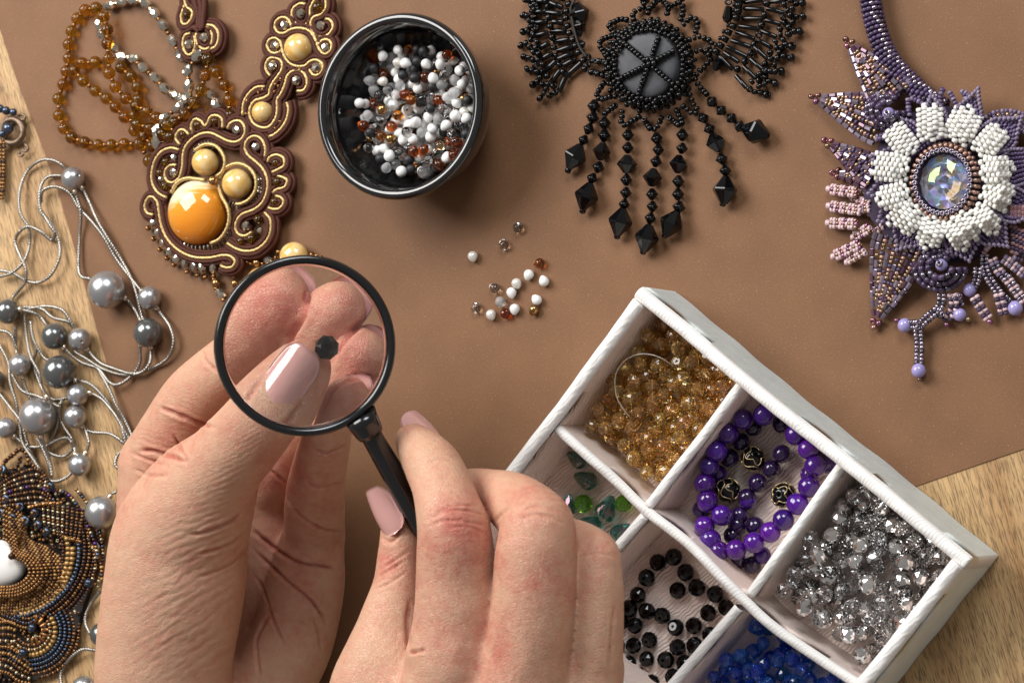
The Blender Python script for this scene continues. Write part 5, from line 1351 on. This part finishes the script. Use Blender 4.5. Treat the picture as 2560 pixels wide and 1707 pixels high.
for i, (x, y) in enumerate(pairs(412, 5, 400, 85, 388, 172, 362, 270, 312, 400, 245, 492, 190, 592, 128, 690, 60, 780, 425, -70)):
    GK.add('cut_bead', BUGLE, M_JET, P(*BR(x, y), 0.24), VR*(0.15+0.07*i)*-1-VU, (0.105, 0.1, 0.072))
    GK.add('seed_bead', SEED, M_JET, P(*BR(x-70, y-10), 0.18), (1, 0, 0), 0.06)
GK.add('cut_crystal', facets([(0.3, 1.2, 0), (0.5, 1.15, 0), (0.8, -0.5, 0), (0.55, -1.1, .5), (0.1, -1.3, 0)], 6), M_JET, P(*BR(240, 220), 0.25), VU+VR*0.1, 0.165, 0.3, False)
GK.add('cone_bead', BICONE, M_JET, P(*BR(85, 975), 0.16), VU+VR*0.4, 0.17, None, False)
put('hook_ring', mesh('hook_ring', *tube([P(*BR(245+42*math.cos(a), 35+36*math.sin(a)), 0.2) for a in [k*6.283/20 for k in range(20)]], 0.03, 6, True), M_JET), bk)
# caged stone
pc = P(*BC(655, 800), 0.3); kc = BC.k/102
V, Fc = lathe([(1.0, -0.5), (1.0, 0.0), (0.96, 0.5), (0.88, 0.8), (0.7, 0.93), (0.35, 0.99), (0.0, 1.0)], 48)
put('stone', mesh('stone', [(v[0]*425*kc, v[1]*440*kc, v[2]*0.27) for v in V], Fc, M_BLKSTONE), bk, pc)
cen = (650, 785)
for (x, y) in pairs(330, 520, 775, 440, 985, 610, 965, 1050, 505, 1195, 255, 990):
    pts = [P(*BC(cen[0]+(x-cen[0])*t, cen[1]+(y-cen[1])*t), 0.665-0.10*t*t) for t in (0.12, 0.4, 0.7, 1.0)]
    GK.row('seed_bead', SEED, M_JET, pts, 0.077, 0.105)
seeds(BC, pairs(650, 790, 640, 735, 712, 780, 605, 800, 690, 740), 0.70, 0.078, 0.01)
for (rx, ry, z, n_, r, ph) in ((425, 430, 0.56, 46, 0.077, 0), (465, 475, 0.46, 50, 0.08, .5), (510, 520, 0.34, 52, 0.08, .2), (500, 505, 0.5, 30, 0.078, .7), (545, 555, 0.24, 40, 0.078, .3)):
    for k in range(n_):
        a = 2*math.pi*(k+ph)/n_; w_ = 1+random.uniform(-0.035, 0.035)
        t = -VR*math.sin(a)-VU*math.cos(a); t.z = random.gauss(0, .3)
        GK.add('seed_bead', SEED, M_JET, P(*BC(650+rx*w_*math.cos(a), 800+ry*w_*math.sin(a)), z+random.uniform(-.05, .06)), t+Vector((random.gauss(0, .35), random.gauss(0, .35), 0)), r)
LOOPS = (pairs(400, 250, 300, 240, 230, 270, 160, 300, 180, 350, 215, 400, 260, 450), pairs(200, 440, 120, 470, 60, 500, 45, 560, 75, 610, 110, 660), pairs(470, 270, 450, 200, 480, 140, 550, 110, 600, 80, 580, 20, 570, -40), pairs(630, 190, 650, 120, 690, 80, 730, 30, 760, -30),
         pairs(870, 200, 880, 130, 920, 70, 970, 55, 1040, 10, 1080, -30), pairs(750, -10, 840, 30, 890, 90), pairs(540, 20, 620, 10, 600, -40), pairs(1030, 270, 1060, 180, 1070, 95, 1020, 30, 1000, -30), pairs(1050, 320, 1110, 270, 1150, 220, 1220, 240, 1250, 300, 1230, 370, 1210, 430),
         pairs(1120, 500, 1200, 470, 1270, 450, 1350, 480, 1420, 520, 1390, 580, 1350, 640, 1410, 700), pairs(1140, 660, 1210, 640, 1290, 610, 1350, 650, 1410, 700, 1370, 770, 1330, 830, 1260, 880, 1220, 940), pairs(-10, 745, 20, 750, 90, 760, 150, 770), pairs(-40, 880, 10, 900, 100, 920, 150, 930),
         pairs(110, 1000, 70, 1060, 30, 1120, 10, 1180, 60, 1220, 140, 1200, 220, 1170), pairs(250, 1290, 190, 1330, 130, 1380, 90, 1415), pairs(320, 1340, 320, 1410, 310, 1500, 370, 1540, 440, 1490, 510, 1450, 560, 1400), pairs(580, 1450, 620, 1510, 660, 1575), pairs(810, 1420, 780, 1500, 740, 1570, 690, 1590),
         pairs(880, 1430, 950, 1490, 1020, 1540), pairs(990, 1330, 1010, 1400, 1040, 1460, 1060, 1530), pairs(1110, 1080, 1150, 1170, 1190, 1270, 1240, 1350, 1200, 1400, 1130, 1350, 1060, 1300), pairs(1200, 950, 1260, 1050, 1320, 1120, 1380, 1180))
for i, l in enumerate(LOOPS):
    n_ = len(l)
    GK.row('seed_bead', SEED, M_JET, [P(*BC(x, y), 0.12+0.14*abs(2*k/(n_-1)-1)) for k, (x, y) in enumerate(l)], 0.08, 0.125)
for t in (((370, 60, 68), (360, 175, 65), (320, 285, 62), (270, 395, 58), (185, 550, 118), (120, 690, 0)), ((475, 230, 65), (475, 350, 68), (445, 505, 95), (415, 660, 62), (355, 770, 60), (300, 940, 122), (262, 1085, 0)), ((705, 345, 62), (705, 470, 60), (695, 630, 96), (690, 785, 62), (685, 910, 60), (668, 1025, 60), (630, 1190, 122), (600, 1335, 0)),
          ((988, 380, 65), (1005, 490, 60), (982, 605, 60), (945, 760, 94), (940, 925, 62), (945, 1045, 58), (925, 1160, 62), (890, 1350, 122), (855, 1485, 0)), ((1240, 345, 64), (1235, 475, 58), (1200, 630, 94), (1200, 800, 64), (1195, 925, 64), (1205, 1050, 64), (1135, 1210, 120), (1070, 1325, 0)),
          ((1445, 180, 60), (1505, 285, 62), (1565, 420, 100), (1625, 580, 64), (1660, 695, 62), (1655, 880, 122), (1635, 1015, 0)), ((1530, 20, 62), (1620, 105, 60), (1720, 180, 60), (1800, 260, 62), (1950, 310, 125), (2070, 345, 0))):
    w_ = [P(*BT(x, y), 0.30 if r_ > 110 else 0.2) for x, y, r_ in t]
    GM, GK = GK, Gather()
    for k, (x, y, r_) in enumerate(t):
        d = w_[min(k+1, len(w_)-1)]-w_[max(0, k-1)]
        if r_ > 110: d = w_[k+1]-w_[k-1]
        r = r_*BT.k/102
        if r_ == 0: GK.add('end_bead', SEED, M_JET, w_[k], d, (0.085, 0.085, 0.11))
        elif r_ > 110: GK.add('cone_bead', BIGCONE, M_JET, w_[k], d, (r*1.0, r*1.0, r*1.08), None, False)
        else: GK.add('bicone_bead', BICONE, M_JET, w_[k], d, (r*1.04, r*1.04, r*0.98), None, r_ < 80)
    ts = bpy.data.objects.new('tassel', None); C.objects.link(ts); ts.empty_display_size = 0.2; ts.parent = bk; ts.location = w_[0]-base_of(bk)
    GK.flush(ts); GK = GM
GK.flush(bk, 290, 'small_seed_beads')
# ------------------------------------------------------------------ purple beaded flower necklace
F1 = Crop(1960, 0, 600/2352); F2 = Crop(1960, 400, 600/1568)
M_WHS = simple('milk_white_seed', (0.86, 0.84, 0.79), 0.3, sss=0.1, var=0.03)
M_PURS = simple('purple_seed', (0.105, 0.065, 0.16), 0.26, trans=0.25, var=0.25)
M_PLUM = simple('plum_seed', (0.065, 0.04, 0.085), 0.18, var=0.3)
M_PURP = simple('pale_purple_seed', (0.23, 0.18, 0.28), 0.22, trans=0.2, var=0.15)
M_SILP = simple('silver_lilac_seed', (0.36, 0.31, 0.38), 0.12, metal=0.9, var=0.2)
M_IRIS = simple('iridescent_copper_seed', (0.30, 0.13, 0.14), 0.1, metal=0.75, hue=0.09, var=0.35)
M_TUBE = simple('lilac_cut_tube', (0.30, 0.24, 0.31), 0.07, metal=0.45, trans=0.2, var=0.35)
M_PLUMTUBE = simple('plum_cut_tube', (0.12, 0.06, 0.09), 0.08, metal=0.3, var=0.4)
M_PINK = simple('pale_pink_seed', (0.62, 0.44, 0.47), 0.16, coat=0.4, var=0.1)
M_ROSE = simple('rose_glass_seed', (0.40, 0.20, 0.21), 0.2, trans=0.3, var=0.15)
M_GUN = simple('gunmetal_seed', (0.16, 0.14, 0.18), 0.12, metal=0.85, var=0.3)
M_LAV = simple('lavender_stone', (0.36, 0.31, 0.60), 0.16, coat=0.4, sss=0.2, var=0.1)
M_CRYB = simple('rainbow_crystal', (0.97, 0.97, 1.0), 0.01, trans=1.0, ior=1.5, film=420)
M_ROSEG = simple('rose_gold_seed', (0.46, 0.27, 0.21), 0.2, metal=0.5, var=0.1)
M_FELTP = simple('purple_felt', (0.045, 0.03, 0.06), 0.9)
fc = P(2360, 457, 0)
fl_ = thing('flower_necklace', 'purple beaded flower necklace with white petals and a rainbow crystal centre', 'necklace', fc)
GP = Gather()
# rope
rp = catmull(W(F1, pairs(830, -160, 848, 0, 872, 150, 920, 330, 990, 510, 1090, 660, 1210, 790, 1340, 910, 1470, 1010, 1560, 1060), 0.30), step=0.108)
T, Nn = frames(rp)
for i, p in enumerate(rp):
    for k in range(10):
        a = 2*math.pi*(k+0.5*(i % 2))/10+0.05*i
        o_ = Nn[i][0]*math.cos(a)+Nn[i][1]*math.sin(a)
        sil = (k+i//9) % 10 in (1,)
        GP.add('rope_bead', SEED, M_SILP if sil else (M_PURS if random.random() < 0.6 else M_PLUM), p+o_*0.195, T[i], 0.074 if not sil else 0.08)
put('rope_core', mesh('rope_core', *tube(rp, 0.17, 10), M_FELTP), fl_)
# backing disc
bd = [P(2375+195*math.cos(a)*(1+0.06*math.sin(5*a)), 465+195*math.sin(a), 0) for a in [2*math.pi*k/40 for k in range(40)]]
put('backing', mesh('backing', [(p.x, p.y, z) for z in (0.03, 0.42) for p in bd], [tuple(range(40, 80)), tuple(range(40))[::-1]]+[(i, (i+1) % 40, 40+(i+1) % 40, 40+i) for i in range(40)], M_FELTP, False), fl_)
def leaf(tip, base, wid, ncol, z0, z1, mats_edge, mats_in, rt=0.06, tips=M_IRIS):
    a, b = Vector(tip), Vector(base); d = b-a; L_ = d.length; n = Vector((-d.y, d.x)).normalized(); d.normalize()
    for j in range(-ncol, ncol+1):
        q = j/ncol
        edge = abs(j) == ncol
        pts = []
        t0 = 0.06+0.30*abs(q)*(0 if edge else 1)
        for k in range(6):
            t = t0+(1-t0)*k/5
            w_ = wid*q*(min(1, t*1.15))**0.8
            pts.append(P(*(a+d*(L_*t)+n*w_), z0+(z1-z0)*t+0.05*(1-q*q)))
        m_ = mats_edge if (edge or (j % 2 == 0)) else mats_in
        if edge or j % 2 == 0:
            L2 = sum((pts[k+1]-pts[k]).length for k in range(5)); nn_ = max(2, int(L2/0.185))
            cu = catmull(pts, n=12)
            for k in range(nn_):
                f = (k+0.5)/nn_*(len(cu)-1); i0 = int(f); i1 = min(i0+1, len(cu)-1)
                p = cu[i0].lerp(cu[i1], f-i0)
                if not edge and k % 3 == 1:
                    GP.add('seed_bead', SEED, random.choice(mats_in), p, cu[i1]-cu[max(0, i1-2)], rt); continue
                GP.add('cut_tube', CUTTUBE, random.choice(m_), p+Vector((0, 0, 0.01)), cu[i1]-cu[max(0, i1-2)], (rt*1.02, rt*1.02, 0.085), random.uniform(0, 1.05), False)
        else:
            GP.row('seed_bead', SEED, m_[0], pts, rt*1.05, 0.1, mats=mats_in)
    for k, (x, y) in enumerate(((0, -0.62), (-0.62, 0.05), (0.62, 0.05))):
        p = a+d*(y*22)+n*(x*13)
        GP.add('tip_bead', SEED, tips, P(p.x, p.y, z0), (random.gauss(0, 1), random.gauss(0, 1), 0.3), 0.085)
def f1(x, y): return F1(x, y)
TB, PT = [M_TUBE, M_TUBE, M_PLUMTUBE], [M_PLUMTUBE, M_PLUMTUBE, M_TUBE]
IR = [M_IRIS, M_IRIS, M_ROSEG, M_PLUM]
leaf(f1(640, 430), f1(1080, 960), 54, 4, 0.25, 0.5, TB, IR); leaf(f1(320, 965), f1(960, 1180), 62, 4, 0.2, 0.5, TB, IR)
leaf(f1(440, 1405), F2(600, 90), 40, 4, 0.2, 0.45, PT, [M_PLUM, M_IRIS, M_PLUM]); leaf(F2(600, 1060), F2(780, 530), 72, 5, 0.15, 0.55, TB, IR)
leaf(F2(350, 90), F2(560, 130), 22, 3, 0.2, 0.4, PT, [M_PLUM, M_IRIS])
# pale pink double fringes
for (a, b, r2) in (((290, 190), (480, 215), 3), ((290, 300), (500, 330), 3), ((285, 412), (480, 420), 3), ((320, 632), (500, 550), 3), ((410, 668), (530, 600), 2), ((495, 190), (640, 262), 2), ((560, 350), (650, 285), 2), ((580, 490), (650, 430), 2), ((450, 505), (570, 440), 3), ((430, 330), (560, 320), 2), ((440, 240), (560, 290), 2)):
    A, B = Vector(a), Vector(b); d = (B-A).normalized(); n = Vector((-d.y, d.x))
    for j in range(r2):
        o_ = n*(22*(j-(r2-1)/2))
        GP.row('seed_bead', SEED, M_PINK, [P(*F2(*(A+d*(18*(abs(j-(r2-1)/2)))+o_)), 0.18), P(*F2(*(A.lerp(B, .5)+o_)), 0.3), P(*F2(*(B+o_)), 0.42)], 0.068, 0.088, mats=[M_PINK, M_PINK, M_IRIS] if j % 2 == 0 else [M_PINK, M_IRIS])
    GP.add('tip_bead', SEED, M_PINK, P(*F2(*A), 0.17), (1, 0, 0), 0.085)
# grey branches
def branch(pts, mats, z0=0.4, z1=0.16, r=0.067, gap=17):
    V2 = [Vector(p) for p in pts]
    for s in (-1, 1):
        w_ = []
        for i, p in enumerate(V2):
            d = V2[min(i+1, len(V2)-1)]-V2[max(0, i-1)]; d.normalize(); n = Vector((-d.y, d.x))
            w_.append(P(*F2(*(p+n*gap*s)), z0+(z1-z0)*i/(len(V2)-1)))
        GP.row('seed_bead', SEED, mats[0], w_, r, 0.092, mats=mats)
SG = [M_SILP, M_SILP, M_GUN]
for pts, ms in ((pairs(1030, 870, 1020, 960, 930, 1040, 880, 1100, 885, 1200, 882, 1330), SG), (pairs(1030, 990, 1000, 1010), SG), (pairs(1310, 610, 1320, 730, 1400, 860, 1490, 950), SG), (pairs(1270, 700, 1260, 780, 1230, 850), SG), (pairs(1360, 640, 1400, 720, 1480, 800, 1545, 900), [M_PINK, M_PURP, M_GUN]),
                (pairs(1240, 890, 1290, 970, 1340, 1040), [M_PINK, M_PLUM]), (pairs(1100, 870, 1110, 960, 1060, 1050), [M_PINK, M_PLUM]), (pairs(1400, 870, 1420, 950, 1440, 1020), [M_PINK, M_PLUM]), (pairs(1120, 880, 1150, 950), SG), (pairs(1430, 640, 1500, 690, 1580, 760), [M_PURP, M_PINK]), (pairs(880, 1075, 800, 1080), SG),
                (pairs(1500, 620, 1570, 640), [M_PURP, M_PLUM]), (pairs(1450, 760, 1520, 860, 1575, 930), [M_SILP, M_PINK])):
    branch(pts, ms)
for (x, y, r_) in ((1213, 850, 43), (1512, 968, 47), (1148, 1010, 42), (790, 1080, 46), (880, 1375, 46)):
    GP.add('lavender_bead', SPHERE, M_LAV, P(*F2(x, y), 0.2), (random.gauss(0, 1), random.gauss(0, 1), .2), r_*F2.k/102)
for (x, y) in pairs(890, 1432, 738, 1048, 1205, 1040, 1540, 1008, 1345, 1055, 1065, 1075, 1160, 885): GP.add('seed_bead', SEED, M_IRIS, P(*F2(x, y), 0.14), (0.3, 1, 0.2), 0.08)
# coils with a lavender bead inside
for c, cx, cy, rr in ((F2, 1020, 700, (75, 118, 158)), (F1, 1015, 1085, (95, 150, 195))):
    for i, r_ in enumerate(rr):
        q = [P(*c(cx+r_*1.05*math.cos(a), cy+r_*0.92*math.sin(a)), 0.75-0.14*i) for a in [2*math.pi*k/16 for k in range(15)]]
        GP.row('coil_bead', BUGLE, M_GUN, q, 0.078, 0.15, mats=[M_PLUM, M_GUN, M_PLUM])
    GP.add('lavender_bead', SPHERE, M_LAV, P(*c(cx+10, cy+30 if c is F1 else cy-15), 0.72), (0, 1, .2), 0.15)
    GP.add('seed_bead', SEED, M_SILP, P(*c(cx-5, cy+25 if c is F1 else cy-25), 0.88), (0.2, .2, 1), 0.085)
# purple petals under the white ones
cx, cy = 2360, 457
def petal(ang, r0, r1, hw, z0, z1, mat, matedge, r=0.062, name='petal_bead'):
    a = math.radians(ang); d = Vector((math.cos(a), math.sin(a))); n = Vector((-d.y, d.x))
    rows_ = int((r1-r0)/(r*102*1.35))
    for i in range(rows_+1):
        t = i/rows_
        w_ = hw*(math.sin(math.pi*min(1, 0.25+0.75*t))**0.55 if t < 0.999 else 0.0)*(1 if t < 0.6 else (1-(t-0.6)/0.4*0.8))
        m_ = max(1, int(round(2*w_/(r*102*1.7))))
        for j in range(m_+1):
            q = -1+2*j/m_ if m_ else 0
            p = d*(r0+(r1-r0)*t)+n*(w_*q)
            e = j in (0, m_) or i == rows_
            GP.add(name, SEED, matedge if e else mat, P(cx+p.x, cy+p.y, z0+(z1-z0)*t+0.12*q*q+random.uniform(-.01, .01)), Vector((n.x, -n.y, 0.15)), r)
for ang, r0, r1, hw in ((-70, 110, 250, 34), (-98, 110, 225, 30), (-128, 100, 215, 36), (-40, 120, 255, 45), (-12, 130, 260, 46), (18, 130, 250, 44), (45, 120, 225, 40), (72, 110, 205, 44), (98, 110, 205, 44), (125, 110, 205, 40), (150, 110, 190, 36), (172, 110, 190, 36), (200, 110, 195, 36)):
    petal(ang, r0, r1, hw, 0.62, 0.5, M_PURS, M_PURP)
for pts in (((1520, 1010), (1545, 900), (1570, 865)), ((1700, 1060), (1640, 930), (1600, 890)), ((1790, 1060), (1770, 930), (1735, 890)), ((1830, 1060), (1825, 960), (1770, 900)), ((900, 1345), (1000, 1320), (1130, 1310)), ((890, 1370), (1000, 1350), (1130, 1340)), ((1215, 960), (1220, 1060), (1230, 1140)), ((1240, 960), (1330, 1000), (1400, 1040))):
    GP.row('seed_bead', SEED, M_PURP, W(F1, pts, 0.55), 0.07, 0.09, mats=[M_PURP, M_PURS])
# dark corner beadwork at the right edge
for i in range(9):
    q = [P(*F1(1940+45*i, 1190+14*i), 0.45), P(*F1(2050+40*i, 1110+24*i), 0.5), P(*F1(2210+30*i, 1090+40*i), 0.42), P(*F1(2400, 1130+56*i), 0.4)]
    GP.row('seed_bead', SEED, M_PLUM, q, 0.064, 0.1, mats=[[M_PURS, M_PURP], [M_PLUM, M_IRIS], [M_PURS], [M_PLUM, M_TUBE]][i % 4])
for i in range(10):
    q = [P(*F2(1490+14*i, 20+26*i), 0.5), P(*F2(1540, 60+30*i), 0.45), P(*F2(1600, 70+34*i), 0.4)]
    GP.row('seed_bead', SEED, M_PURS, q, 0.062, 0.1, mats=[[M_PURS], [M_PURS, M_PURP], [M_PLUM]][i % 3])
for i in range(5):
    GP.row('rose_bead', CUTTUBE, M_ROSE, [P(*F2(1460+26*i, 300), 0.62), P(*F2(1462+26*i, 390), 0.58)], 0.062, 0.1)
    GP.row('rose_bead', SEED, M_ROSE, [P(*F2(1440-12*i+10, 390+14*i), 0.5), P(*F2(1420-16*i, 480+12*i), 0.5), P(*F2(1340-10*i, 560+14*i), 0.45)], 0.07, 0.1, mats=[M_ROSE, M_PINK])
    GP.row('rose_bead', SEED, M_ROSE, [P(*F2(1480+26*i, 420+10*i), 0.45), P(*F2(1500+24*i, 520), 0.42), P(*F2(1490+30*i, 620), 0.35)], 0.07, 0.1, mats=[M_ROSE, M_PLUM])
# white petals: patches of beadweaving with stepped tips
WP = random.Random(5)
for (ang, r0, nw, nl, dz) in ((-135, 152, 4, 8, 0), (-103, 155, 4, 8, .1), (-72, 152, 5, 8, .05), (-42, 158, 4, 8, 0), (-14, 135, 4, 7, .08), (12, 140, 5, 7, 0), (41, 138, 3, 7, .06), (70, 128, 5, 7, .1), (104, 128, 4, 7, 0), (137, 128, 5, 7, .05), (165, 130, 4, 7, .1), (-164, 140, 5, 8, .04)):
    a = math.radians(ang); d = Vector((math.cos(a), math.sin(a))); n = Vector((-d.y, d.x)); sx, sl = 12.6+WP.uniform(-.5, .8), 12.4
    x, y = 2360+d.x*r0, 457+d.y*r0
    d = (d+n*WP.uniform(-.26, .26)).normalized(); n = Vector((-d.y, d.x))
    GM, GP = GP, Gather()
    for i in range(nl):
        w_ = nw
        if i == 0: w_ = nw-1
        if i == nl-1: w_ = nw-2
        for j in range(w_+1):
            if i == nl-1 and j % 2 == WP.randint(0, 1) and nw > 3: continue
            q = j-w_/2
            zz = 0.98+dz+0.07*i-0.019*i*i*(1 if i > 3 else 0.3)-0.02*q*q+WP.uniform(-.03, .03)
            p = d*((i-nl/2+0.5)*sl+(5.5 if j % 2 else 0))+n*(q*sx)
            GP.add('white_bead', SEED, M_WHS, P(x+p.x, y+p.y, zz), Vector((d.x, -d.y, 0.25)), (0.074, 0.074, 0.082))
    pe = bpy.data.objects.new('white_petal', None); C.objects.link(pe); pe.empty_display_size = 0.2; pe.parent = fl_; pe.location = P(x, y, 0.95)-base_of(fl_)
    GP.flush(pe, 25, 'petal_beads'); GP = GM
# crystal in its bezel
pcx = P(2360, 455, 0.95)
rx, ry = 60/102, 66/102
cry = facets([(0.0, 0.0, 0), (1.0, 0.0, 0), (0.82, 0.28, .5), (0.52, 0.44, 0), (0.22, 0.5, .5), (0.0, 0.52, .5)], 12, False)
GLINT = [simple('glint_'+n_, c_, 0.34, metal=0.75) for n_, c_ in (('lilac', (.55, .50, .85)), ('blue', (.35, .50, .85)), ('white', (.85, .86, .92)), ('gold', (.62, .52, .34)), ('grey', (.45, .44, .52)), ('teal', (.40, .70, .76)), ('dark', (.30, .27, .22)))]  # facet tints painted for the crystal's rainbow reflections
pav = facets([(0.98, 0.0, 0), (0.8, -0.22, .5), (0.6, -0.1, 0), (0.4, -0.36, .5), (0.2, -0.2, 0), (0.0, -0.4, .5)], 14, False)
me = mesh('glint_back', [(v[0]*rx, v[1]*ry, v[2]*0.55) for v in pav[0]], pav[1], GLINT, False)
me.polygons.foreach_set('material_index', [random.choice((0, 1, 2, 2, 3, 4, 5, 0, 6)) for _ in me.polygons])
put('glint_back', me, fl_, pcx)
o = put('crystal', mesh('crystal', [(v[0]*rx, v[1]*ry, v[2]*0.55) for v in cry[0]], cry[1], M_CRYB, False), fl_, pcx)
for rr, zz, mt_, r, n_, nm in ((1.13, 0.12, M_SILP, 0.066, 36, 'bezel_bead'), (1.30, 0.02, M_ROSEG, 0.072, 38, 'bezel_bead'), (1.36, -0.1, M_ROSEG, 0.072, 40, 'bezel_bead')):
    for k in range(n_):
        a = 2*math.pi*k/n_
        p = pcx+Vector((rx*rr*math.cos(a), ry*rr*math.sin(a), zz))
        GP.add(nm, SEED, mt_, p, Vector((-math.sin(a), math.cos(a), 0)) if mt_ is M_ROSEG else (0, 0, 1), r)
GP.flush(fl_, 290, 'small_seed_beads')
